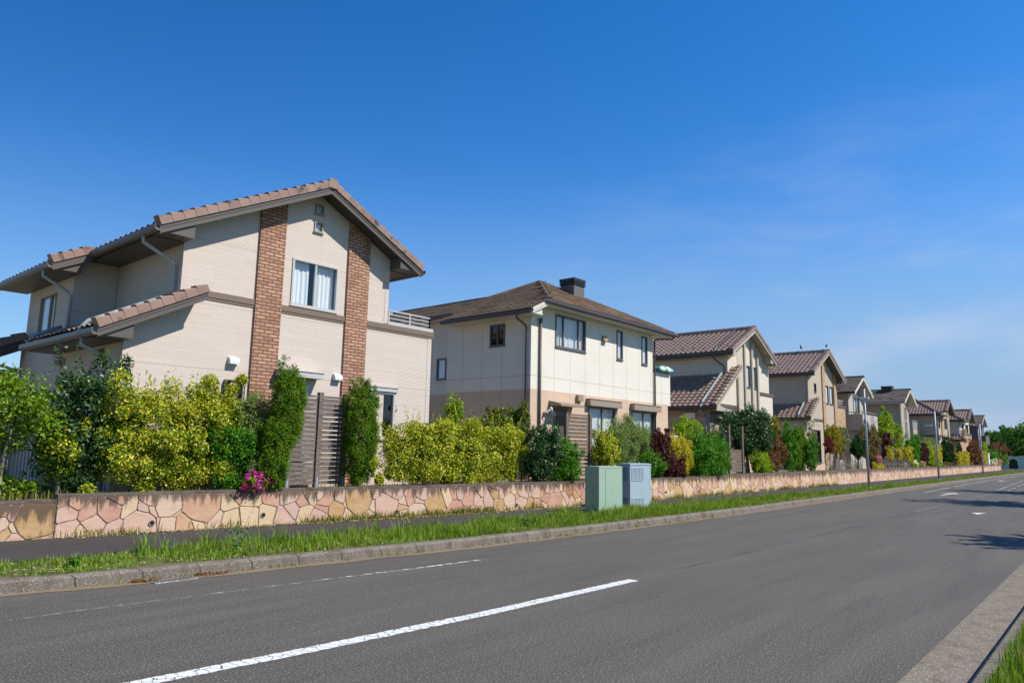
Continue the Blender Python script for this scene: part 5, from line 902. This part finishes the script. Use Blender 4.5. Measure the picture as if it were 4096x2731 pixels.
P_('flower', 'azalea', 'bright magenta azalea low beside the first tall conifer', 'azalea', 7.1, 7.7, 12.86, .80, 1.2, 'lime', .055, 1.6, 2.2, .15, flowers=('magenta', .075, 90))
P_('conifer', 'conifer', 'tall leaning green conifer left of the grey slatted screen', 'conifer', 7.5, 8.14, 12.98, .74, 2.35, 'conifer', .045, 3.0, 3, .34, asp=.34, tu=1.6, up=.2, lump=.08, clump=.2, extra=[((8.06, 12.98, 2.5), (.35, .34, .95))])
P_('conifer', 'conifer', 'green conifer column right of the grey slatted screen', 'conifer', 9.52, 10.32, 12.95, .79, 3.2, 'conifer', .045, 3.2, 3.6, .34, asp=.34, tu=1.6, up=.2, lump=.08, clump=.2)
P_('hedge', 'hedge', 'long low yellow variegated hedge between the second conifer and the grey-green bush', 'hedge', 10.25, 15.6, 12.82, .82, 2.36, 'varieg', .056, 6.2, 6, .42, shoots=44, lump=.28, clump=.32, nst=10)
P_('shrub', 'sapling', 'bright green sapling rising above the long low hedge before the shaded house wall', 'shrub', 12.95, 13.5, 13.45, 2.2, 3.0, 'lime', .075, 2.0, 2, .25, trunk=1.3, lump=.35)
P_('shrub', 'shrub', 'photinia with reddish young leaves just behind the long low hedge', 'shrub', 14.05, 15.6, 13.3, 1.9, 2.78, 'photinia', .11, 2.4, 2, .4, asp=.4, lump=.35)
P_('shrub', 'spiky_shrub', 'narrow spiky-leaved shrub beside the plum corner downpipe of the tan house', 'shrub', 15.3, 15.85, 13.0, 2.0, 2.92, 'photinia', .15, 2.2, 2, .25, asp=.26, tu=.8, lump=.3)
P_('shrub', 'shrub', 'dark grey-green bush hanging over the stone wall left of the brown screen', 'shrub', 14.95, 16.3, 12.30, .66, 2.36, 'dark', .065, 3.0, 2.4, .42, shoots=8)
P_('shrub', 'shrub', 'bright green bush at the foot of the brown slatted screen', 'shrub', 15.9, 17.15, 12.25, .78, 1.92, 'green', .06, 3.0, 2.4, .42, shoots=6)
P_('shrub', 'shrub', 'yellow bush right of the brown slatted screen', 'shrub', 18.3, 19.4, 12.4, .85, 2.42, 'varieg', .065, 2.8, 2.0, .4, shoots=7, lump=.25)
P_('shrub', 'feathery_shrub', 'tall feathery pale green bush under the shuttered windows of the tan house', 'shrub', 19.15, 22.0, 12.6, .85, 2.66, 'grey', .055, 3.0, 2.2, .55, shoots=26, lump=.28, asp=.4)
P_('shrub', 'shrub', 'green bush directly behind the blue-grey cabinet', 'shrub', 20.4, 22.1, 12.3, .75, 1.75, 'green', .065, 2.6, 2.2, .4)
P_('tree', 'japanese_maple', 'purple maple spilling over the wall right of the cabinets', 'tree', 21.1, 22.8, 12.4, 1.2, 2.5, 'purple', .07, 2.8, 2.0, .4, trunk=.6, lump=.35)
P_('shrub', 'low_shrub', 'low dark purple shrub hanging on the wall below the purple maple', 'shrub', 21.7, 23.5, 12.1, .56, 1.6, 'purple', .06, 2.6, 2.2, .35, lump=.3)
P_('shrub', 'shrub', 'golden yellow bush between the purple maple and the round glossy bush', 'shrub', 22.6, 24.2, 12.3, .75, 2.28, 'yellow', .06, 2.8, 2.2, .38, shoots=9, lump=.25)
P_('tree', 'small_tree', 'lime green layered tree in front of the brick wall of the lean-to house', 'tree', 24.9, 26.9, 13.1, 2.1, 3.1, 'lime', .08, 1.3, 1.8, .5, trunk=1., lump=.45, clump=.3)
P_('shrub', 'shrub', 'large round glossy green bush overhanging the wall by the low gate panel', 'shrub', 24.1, 27.3, 12.3, .68, 2.32, 'green', .07, 3.2, 3.6, .65, lump=.12)
P_('shrub', 'olive_shrub', 'silvery olive shrub behind the round glossy bush', 'shrub', 26.6, 28.6, 12.8, 1.2, 2.66, 'olive', .07, 2.4, 2.0, .45, lump=.3)
P_('tree', 'round_tree', 'big round dark-leaved tree with whorled leaves beside the low gate panel', 'tree', 29.6, 33.1, 12.95, 1.5, 3.78, 'dark', .15, 2.8, 2.5, 1.0, trunk=.9, asp=.3, lump=.14, clump=.24)
P_('conifer', 'golden_conifer', 'golden conifer rising behind the big round dark tree', 'conifer', 33.7, 35.7, 13.05, .8, 3.55, 'gold', .08, 3.0, 2.4, .5, asp=.4, tu=1.4, far=True)
P_('tree', 'japanese_maple', 'russet brown maple below the golden conifer', 'tree', 32.4, 34.6, 12.6, 1.2, 2.5, 'rust', .08, 2.4, 2.0, .5, trunk=.5, lump=.3)
P_('shrub', 'low_shrub', 'small yellow-green bush at the trunk of the big round dark tree', 'shrub', 30.2, 31.6, 12.25, .85, 1.75, 'lime', .06, 2.8, 2.2, .38)
P_('shrub', 'low_shrub', 'low reddish bush right of the small yellow-green one', 'shrub', 31.5, 32.9, 12.35, .85, 1.9, 'rust', .06, 2.6, 2.2, .36, lump=.3)
P_('shrub', 'shrub', 'broad green columnar shrub right of the golden conifer', 'shrub', 34.3, 36.5, 12.6, .8, 3.1, 'green', .07, 3.0, 3, .55, far=True, shoots=6)
P_('conifer', 'conifer', 'narrow dark green column next to the downpipe of the brick-pilastered house', 'conifer', 36.3, 38.2, 12.75, .8, 3.18, 'conifer', .07, 3.0, 3.2, .5, asp=.36, tu=1.6, far=True)
P_('shrub', 'shrub', 'green rounded bush just left of the tall ground-floor window', 'shrub', 37.0, 39.2, 12.45, .85, 2.55, 'green', .07, 3.0, 2.6, .5, far=True)
P_('shrub', 'rose_bush', 'thin pale rose bush with bare stems in front of the tall ground-floor window', 'shrub', 39.0, 41.4, 13.1, 2.0, 3.3, 'pale', .09, 1.0, 2, .4, far=True, trunk=1.2, bark='twig', lump=.4)
P_('tree', 'topiary_tree', 'golden-green topiary tree on a forked bare trunk by the brick balcony', 'tree', 40.4, 43.6, 12.5, 1.75, 3.35, 'gold', .085, 3.0, 2.2, .6, far=True, trunk=1.0, asp=.4, tu=1.2)
P_('tree', 'japanese_maple', 'small crimson maple in front of the golden-green topiary tree', 'tree', 39.4, 41.2, 12.2, 1.75, 2.7, 'red', .08, 2.4, 2, .4, far=True, trunk=.9, lump=.3)
P_('shrub', 'rose_bush', 'bare-stemmed climbing rose between the topiary tree and the dark ball tree', 'shrub', 43.4, 46.2, 12.7, 1.7, 3.1, 'pale', .09, .9, 2, .4, far=True, trunk=1., bark='twig', lump=.4)
P_('tree', 'topiary_tree', 'dark green ball-shaped tree just left of the nearest lamp post', 'tree', 44.6, 48.0, 12.4, 1.55, 2.74, 'dconifer', .07, 3.4, 2.3, .6, far=True, trunk=.8, asp=.4, tu=1.)
P_('tree', 'bronze_tree', 'bronze-leaved tree directly behind the nearest lamp post', 'tree', 47.6, 52.6, 12.7, 1.2, 3.75, 'bronze', .11, 2.2, 2.2, .6, far=True, trunk=.8, lump=.3)
P_('flower', 'azalea', 'magenta azalea on the wall right of the nearest lamp post', 'azalea', 49.2, 51.2, 12.25, .95, 1.75, 'lime', .08, 2.0, 2.2, .3, far=True, flowers=('magenta', .14, 60))
P_('shrub', 'low_shrub', 'low yellow mound on the wall under the magenta azalea', 'shrub', 48.2, 51.0, 12.12, .82, 1.18, 'yellow', .08, 2.6, 2.2, .3, far=True)
P_('tree', 'japanese_maple', 'tall dark red maple in front of the fine-brick house', 'tree', 53.0, 56.2, 12.75, 1.2, 3.4, 'purple', .10, 2.4, 2.2, .5, far=True, trunk=.7, lump=.3)
P_('tree', 'garden_tree', 'tallest yellow-green tree of the row, before the narrow fine-brick house', 'tree', 55.2, 60.8, 13.5, 2.2, 5.15, 'lime', .13, 2.2, 2.0, .8, far=True, trunk=1.9, lump=.3)
P_('tree', 'garden_tree', 'loose thin lime tree right of the tallest yellow-green tree', 'tree', 57.6, 61.4, 13.0, 1.9, 4.1, 'lime', .12, 1.3, 2.0, .6, far=True, trunk=1.2, lump=.4)
for i, (a, b, z0, z1, t) in enumerate(((52.9, 54.8, 1.4, 2.15, 'left of three yellow ball bushes above the bare stick fence'), (55.1, 57.4, 1.4, 2.08, 'middle of three yellow ball bushes above the bare stick fence'), (57.4, 60.5, 1.25, 2.24, 'right and largest of three yellow ball bushes near the stick fence'))): P_('shrub', 'ball_bush', t, 'shrub', a, b, 12.38, z0, z1, 'yellow', .09, 2.8, 2.2, .4, far=True, trunk=.5)
P_('shrub', 'shrub', 'glossy green climbing bush between yellow balls and the dark purple column', 'shrub', 59.6, 66.0, 12.8, 1.1, 3.15, 'green', .12, 2.6, 2.6, .6, far=True, lump=.25)
P_('conifer', 'columnar_shrub', 'dark purple columnar shrub among green ones left of the middle lamp post', 'shrub', 62.9, 66.4, 12.45, .9, 2.75, 'purple', .10, 3.0, 3, .5, far=True)
P_('shrub', 'shrub', 'lime green tall hedge bush left of the middle lamp post', 'shrub', 66.2, 70.6, 12.8, .86, 2.94, 'lime', .12, 2.8, 2.8, .5, far=True)
P_('shrub', 'shrub', 'golden yellow tall bush behind the middle lamp post', 'shrub', 69.9, 73.7, 12.75, 1.0, 2.5, 'yellow', .11, 2.8, 2.6, .5, far=True)
P_('flower', 'azalea', 'white azalea on the wall left of the dark purple column', 'azalea', 58.7, 62.0, 12.3, .85, 1.4, 'lime', .09, 2.2, 2.2, .3, far=True, flowers=('petalw', .13, 40))
P_('flower', 'azalea', 'pink and white azalea at the foot of the dark purple column', 'azalea', 61.4, 64.4, 12.25, .82, 1.35, 'lime', .09, 2.0, 2.2, .3, far=True, flowers=('pinkp', .13, 45))
P_('flower', 'azalea', 'leafy white azalea right below the lime hedge bush', 'azalea', 66.0, 71.5, 12.3, .8, 1.3, 'lime', .10, 2.2, 2.2, .3, far=True, flowers=('petalw', .11, 22))
P_('shrub', 'shrub', 'dark green mounded tree-like bush right of the middle lamp post', 'shrub', 72.9, 79.6, 12.8, .9, 3.28, 'dconifer', .13, 2.6, 2.2, .6, far=True, trunk=.5, lump=.2)
P_('flower', 'azalea', 'dusky pink azalea right of the middle lamp post', 'azalea', 71.4, 75.6, 12.4, .75, 1.3, 'bronze', .10, 2.2, 2.2, .3, far=True, flowers=('magenta', .12, 30))
P_('shrub', 'low_shrub', 'low silver-grey plant on the wall right of the dusky pink azalea', 'shrub', 74.4, 78.0, 12.33, .74, 1.0, 'olive', .10, 2.4, 2.2, .3, far=True)
P_('shrub', 'shrub', 'left one of a pair of yellow bushes between the middle and farthest lamp posts', 'shrub', 79.3, 83.2, 12.6, .85, 2.0, 'yellow', .12, 2.8, 2.4, .4, far=True)
P_('shrub', 'shrub', 'right one of a pair of yellow bushes between the middle and farthest lamp posts', 'shrub', 82.8, 87.0, 12.6, .78, 2.1, 'yellow', .12, 2.8, 2.4, .4, far=True)
P_('conifer', 'conifer', 'small dark cone-shaped conifer behind the pair of yellow bushes', 'conifer', 83.6, 88.0, 13.3, 1.3, 3.15, 'dconifer', .12, 2.6, 1.6, .5, far=True)
P_('shrub', 'olive_shrub', 'olive-brown shrub behind the pair of yellow bushes', 'shrub', 78.6, 82.0, 12.9, .85, 2.5, 'bronze', .12, 2.4, 2.2, .5, far=True)
P_('shrub', 'rust_hedge', 'large rusty brown shrub behind the farthest lamp post', 'shrub', 87, 96.6, 12.9, .75, 3.35, 'rust', .15, 2.8, 2.8, .7, far=True, lump=.2)
P_('flower', 'azalea', 'small magenta azalea at the left foot of the rusty brown shrub', 'azalea', 85.9, 88.3, 12.5, .72, 1.15, 'lime', .10, 2.0, 2.2, .3, far=True, flowers=('magenta', .14, 30))
P_('tree', 'garden_tree', 'lime tree rising behind the farthest lamp post by the plum-grey house', 'tree', 100.6, 106.4, 13.4, 1.7, 3.75, 'lime', .18, 2.2, 2.0, .6, far=True, trunk=.9)
P_('shrub', 'shrub', 'tall narrow yellow shrub left of the white gate pillar', 'shrub', 97.4, 100.3, 12.85, .72, 2.12, 'yellow', .12, 2.8, 3, .5, far=True)
P_('shrub', 'shrub', 'bright green bush above the white flowers at the end of the wall', 'shrub', 105.2, 114.6, 13.3, 1.2, 2.5, 'green', .16, 2.8, 2.2, .5, far=True)
P_('flower', 'azalea', 'large white azalea right of the white gate pillar', 'azalea', 100.8, 108, 12.7, .75, 1.52, 'lime', .12, 1.6, 2.2, .5, far=True, flowers=('petalw', .17, 190))
P_('flower', 'azalea', 'pink azalea beside the large white one at the end of the wall', 'azalea', 107.6, 113.2, 12.8, .7, 1.52, 'lime', .12, 1.6, 2.2, .5, far=True, flowers=('pinkp', .17, 120), zb=.3)
P_('tree', 'red_brown_tree', 'red-brown tree at the very end of the stone wall', 'tree', 112, 132, 14.0, 1.4, 3.9, 'rust', .22, 2.2, 2.0, .6, far=True, trunk=1., zb=.1, lump=.3)
P_('tree', 'garden_tree', 'yellow-green tree just behind the red-brown tree at the end of the wall', 'tree', 119, 136, 14.6, 1.0, 3.9, 'lime', .24, 2.2, 2.0, .6, far=True, trunk=1., zb=.1, lump=.3)
P_('shrub', 'shrub', 'small green bush right of the pink azalea, next to the white arched wall', 'shrub', 116, 123, 13.4, .6, 2.05, 'green', .18, 2.6, 2.2, .5, far=True, zb=.1)
def bar_fence(x0, x1, y, z0, z1, label):
    r = thing('bar_fence', label, 'fence', ((x0+x1)/2, y, z0)); m = MB(); [m.box(x, x+.012, y-.006, y+.006, z0, z1) for x in np.arange(x0, x1, .05)]; m.build('bars', M['frame_d'], r); m = MB(); [m.box(x0, x1, y-.02, y-.007, z, z+.03) for z in (z0+.05, z1-.08)]; m.build('rail', M['frame_d'], r)
P_('shrub', 'low_shrub', 'low fresh green shrub at the foot of the far-left tree', 'shrub', 2.5, 4.1, 13.95, .72, 1.15, 'fresh', .065, 2.4, 2.6, .35)
bar_fence(3.3, 5.1, 14.25, .78, 1.62, 'low dark fence of thin vertical bars behind the far-left trees')
# bare stick fence
def stick_fence(x0, x1, y, label, n, z1):
    r = thing('stick_fence', label, 'fence', ((x0+x1)/2, y, .78)); m = MB(); rg = random.Random(5)
    for i in range(n):
        x = x0+(x1-x0)*i/n+rg.uniform(-.05, .05); h = rg.uniform(.6, 1)*(z1-.8); m.tube([(x, y+rg.uniform(-.1, .1), .74), (x+rg.uniform(-.08, .08), y, .8+h*.5), (x+rg.uniform(-.14, .14), y+rg.uniform(-.1, .1), .8+h)], [.016, .013, .008], 5)
    m.build('sticks', M['twig'], r); t = MB(); t.tube([(x0, y, 1.15), (x1, y, 1.12)], .018, 5); t.build('rail', M['woodd'], r)
stick_fence(51.6, 60.5, 12.35, 'fence of bare grey sticks under the yellow ball bushes', 70, 1.75); stick_fence(40.5, 47.6, 12.5, 'bare trellis of thin sticks and stems under the dark ball tree', 56, 1.75)
# woods beyond the end of the street
for i, (x, y, h, rr) in enumerate(((152, 12.2, 8.0, 4.2), (160, 16.5, 7.2, 3.6), (168, 19.5, 6.8, 3.2), (158, 7.5, 8.6, 4.5), (172, 24.0, 6.0, 3.4))):
    r = thing('broadleaf_tree', ['tall dense green tree right above the white arched wall', 'dense green tree left of the tallest one beyond the arched wall', 'rounded green tree nearer the houses in the far-off clump', 'big green tree cut by the right edge of the picture', 'lowest green tree of the far-off clump, touching the last house'][i], 'tree', (x, y, 0), 'big trees beyond the end of the street')
    P, o = crown(9500, (x, y, h*.53), (rr*1.1, rr*1.1, h*.47), 2.5, .26, 110, .8, .1, .2); leaf_object('foliage', P, .40, LEAF['wood'], r, o, .6, .5, .7); m = MB(); branchy(m, (x, y, -.1), (x, y, h*.7), .25, 8, 1.8); m.build('trunk', M['bark'], r, True)
# street trees on the camera's side; their crowns are out of the frame, their shadows lie on the road
for i, (x, y, h, rr) in enumerate(((35.6, -1.2, 8.4, 2.8), (46.5, -1.1, 9.2, 3.0), (20.4, -2.9, 6.3, 2.2))):
    r = thing('street_tree', ['street tree on the near side casting the long feathery shadow across the road', 'street tree on the near side casting the farther shadow over the dashed line', 'street tree on the near side casting the shadow at the right edge of the road'][i], 'tree', (x, y, .1), 'street trees on the near side of the road')
    kc = 46; D = RNG.normal(size=(kc, 3)); D /= np.linalg.norm(D, axis=1)[:, None]; P = []
    for d in D: L = rr*RNG.uniform(.6, 1.1); t = RNG.uniform(.15, 1, 120)[:, None]; P.append(np.array([x, y, h-rr*.8])+d*L*t*np.array([1, 1, .75])+RNG.normal(0, .10, (120, 3)))
    P = np.vstack(P); leaf_object('foliage', P, .29, LEAF['wood'], r, None, .5, .4, .4); m = MB(); branchy(m, (x, y, .05), (x, y, h-rr*.7), .13, 10, rr*.6); m.build('trunk', M['bark'], r, True)
# ---------------------------------------------------------------- grass, weeds and litter (uncountable)
def blades(name, X, Y, Z, H, W, mat, lean=.45):
    n = len(X); a = RNG.uniform(0, 2*math.pi, n); dx, dy = np.cos(a), np.sin(a); l = RNG.uniform(.1, 1, n)*lean*H; V = np.empty((n, 5, 3)); px, py = -dy*W/2, dx*W/2
    V[:, 0] = np.c_[X-px, Y-py, Z]; V[:, 1] = np.c_[X+px, Y+py, Z]; V[:, 2] = np.c_[X+px*.8+dx*l*.35, Y+py*.8+dy*l*.35, Z+H*.6]; V[:, 3] = np.c_[X-px*.8+dx*l*.35, Y-py*.8+dy*l*.35, Z+H*.6]; V[:, 4] = np.c_[X+dx*l, Y+dy*l, Z+H*.96]
    me = bpy.data.meshes.new(name); me.vertices.add(5*n); me.vertices.foreach_set('co', V.ravel()); idx = (np.array([0, 1, 2, 3, 3, 2, 4])[None]+5*np.arange(n)[:, None]).astype(np.int32); me.loops.add(7*n); me.loops.foreach_set('vertex_index', idx.ravel()); me.polygons.add(2*n); me.polygons.foreach_set('loop_start', (7*np.arange(n)[:, None]+np.array([0, 4])).astype(np.int32).ravel()); me.update(calc_edges=True)
    return stuff(link_mesh(name, me, mat))
def field(x):   # how tall and thick the verge grass is along the street
    return np.interp(x, [-14, 3, 4.5, 6, 8, 11, 14, 17, 22, 30, 60, 130], [.30, .32, .42, .75, .95, .9, 1.1, 1.1, .75, .6, .5, .5])
def verge_grass():
    Xs, Ys, Hs, Ws = [], [], [], []
    for x0, x1, dens, w in ((-3, 9, 1150, .009), (9, 20, 1150, .010), (20, 34, 620, .014), (34, 60, 260, .024), (60, 130, 110, .05)):
        n = int((x1-x0)*1.35*dens); x = RNG.uniform(x0, x1, n); t = RNG.uniform(0, 1, n)**.9; lo, hi = np.interp(x, KX, KY)+.15, np.interp(x, GX, GY)+.03
        cl = .5+.5*np.sin(x*2.3+3*np.sin(x*.9))*np.sin(t*5+x*1.1); k = RNG.uniform(0, 1, n) < (.22+.78*cl)*np.clip(field(x)+.05, .28, .95)*np.where(np.sin(x*.83+2)*np.sin(x*2.9+t*3) < -.25, .35, 1); x, t, lo, hi, cl = x[k], t[k], lo[k], hi[k], cl[k]
        Xs.append(x); Ys.append(lo+(hi-lo)*t); Hs.append((.04+.20*field(x)*(.3+.7*cl))*RNG.uniform(.5, 1.25, len(x))); Ws.append(np.full(len(x), w)*RNG.uniform(.7, 1.3, len(x)))
    X, Y, H, W = map(np.concatenate, (Xs, Ys, Hs, Ws)); blades('verge_grass', X, Y, np.full(len(X), .145), H, W, LEAF['grass'])
    n = 52000; x = RNG.uniform(-3, 24, n); t = RNG.uniform(0, 1, n); k = np.sin(x*3.1+t*4)*np.sin(x*1.3-t*6)+RNG.normal(0, .5, n) > np.interp(x, [-3, 4, 7, 24], [.35, .3, -.35, -.5]); x, t = x[k], t[k]; n = len(x); lo, hi = np.interp(x, KX, KY)+.17, np.interp(x, GX, GY)+.02
    blades('verge_turf', x, lo+(hi-lo)*t, np.full(n, .148), RNG.uniform(.025, .085, n), RNG.uniform(.008, .016, n), LEAF['grass'], .9)
    n = 1500; x = np.r_[RNG.uniform(-1, 8, 1000), RNG.uniform(8, 24, 500)]; lo, hi = np.interp(x, KX, KY)+.1, np.interp(x, GX, GY)+.1; stuff(leaf_object('verge_litter', np.c_[x, lo+(hi-lo)*RNG.uniform(0, 1, n), np.full(n, .175)], .045, LEAF['litter'], None, None, 0, 2.5, .5))
    tx = np.r_[RNG.uniform(4.5, 9, 26), RNG.uniform(9, 20, 60), RNG.uniform(20, 50, 60)]; k = 26; x = np.repeat(tx, k)+RNG.normal(0, .06, len(tx)*k); tt = np.repeat(RNG.uniform(.05, .95, len(tx)), k); lo, hi = np.interp(x, KX, KY)+.15, np.interp(x, GX, GY)
    blades('grass_tufts', x, lo+(hi-lo)*tt+RNG.normal(0, .05, len(x)), np.full(len(x), .15), np.repeat(RNG.uniform(.16, .36, len(tx)), k)*RNG.uniform(.5, 1.1, len(x)), RNG.uniform(.008, .014, len(x)), LEAF['grass'], .9)
    n = 46000; x = RNG.uniform(4, 17, n); y = RNG.uniform(-1.2, .89, n); blades('near_grass', x, y, np.full(n, .13), RNG.uniform(.05, .20, n), RNG.uniform(.006, .012, n), LEAF['grass'])
verge_grass()
def wall_weeds():
    C0 = RNG.uniform(4, 40, 150); C0 = np.r_[C0, RNG.uniform(8.5, 13.5, 60)]; X, Y, H = [], [], []
    for c in C0: n = RNG.integers(10, 40); s = RNG.uniform(.05, .25); x = c+RNG.normal(0, s, n); X.append(x); Y.append(np.interp(x, WALLX, WALLY)-np.abs(RNG.normal(0, .09, n))-.02); H.append(RNG.uniform(.04, .24, n)*RNG.uniform(.4, 1.1))
    X, Y, H = map(np.concatenate, (X, Y, H)); blades('wall_weeds', X, Y, np.full(len(X), .17), H, RNG.uniform(.008, .02, len(X)), LEAF['weed'], .6)
    n = 4200; x = np.r_[RNG.uniform(4.2, 30, 3000), RNG.normal(9.5, 2.0, 1200)]; y = np.interp(x, WALLX, WALLY)-np.abs(RNG.normal(0, .14, n))-.02; stuff(leaf_object('leaf_litter', np.c_[x, y, np.full(n, .185)], .055, LEAF['litter'], None, None, 0, 3.0, .5))
    n = 900; x = np.r_[RNG.normal(4.05, .09, 350), RNG.normal(4.85, .13, 350), RNG.uniform(0, 30, 200)]; y = np.interp(x, KX, KY)-np.abs(RNG.normal(0, .05, n))-.01; stuff(leaf_object('gutter_litter', np.c_[x, y, .012+.03*RNG.uniform(0, 1, n)*np.exp(-np.abs(np.interp(x, KX, KY)-y)*9)], .04, LEAF['rustl'], None, None, 0, 2.0, .35))
    n = 60; x = RNG.uniform(3, 20, n); blades('gutter_weeds', np.repeat(x, 9)+RNG.normal(0, .05, n*9), np.repeat(np.interp(x, KX, KY)-.02, 9)-np.abs(RNG.normal(0, .02, n*9)), np.full(n*9, .0), RNG.uniform(.02, .09, n*9), RNG.uniform(.006, .012, n*9), LEAF['grass'], .8)
    n = 9000; x = RNG.uniform(-2, 40, n); y = np.interp(x, WALLX, WALLY)+RNG.uniform(.12, .9, n); blades('garden_grass', x, y, np.full(n, .76), RNG.uniform(.04, .2, n), RNG.uniform(.008, .014, n), LEAF['weed'], .6)
wall_weeds()
def weed(x, y, z, h, label):
    r = thing('weed', label, 'weed', (x, y, z), 'tall weeds on the grass verge'); m = MB(); P = []
    for i in range(6):
        a = i*1.05; t = Vector((x+math.cos(a)*h*.28, y+math.sin(a)*h*.22, z+h*(.7+.3*((i*37) % 10)/10))); m.tube(smooth_tube([(x, y, z), Vector((x, y, z)).lerp(t, .5)+Vector((0, 0, h*.08)), t], 3), list(np.linspace(.006, .002, 7)), 5)
        for q in np.linspace(.05, .75, 14): p = Vector((x, y, z)).lerp(t, q); P.append((p.x+RNG.normal(0, .03), p.y+RNG.normal(0, .03), p.z))
    m.build('stem', M['twig'], r); leaf_object('foliage', np.array(P), .075, LEAF['green'], r, None, 0, .6, .35)
weed(5.62, 10.15, .15, .62, 'tall branching weed in the left part of the verge'); weed(11.6, 9.55, .15, .3, 'dark clump of weed on the verge left of the cabinets'); weed(3.5, 10.3, .15, .2, 'small leafy weed at the left end of the verge')
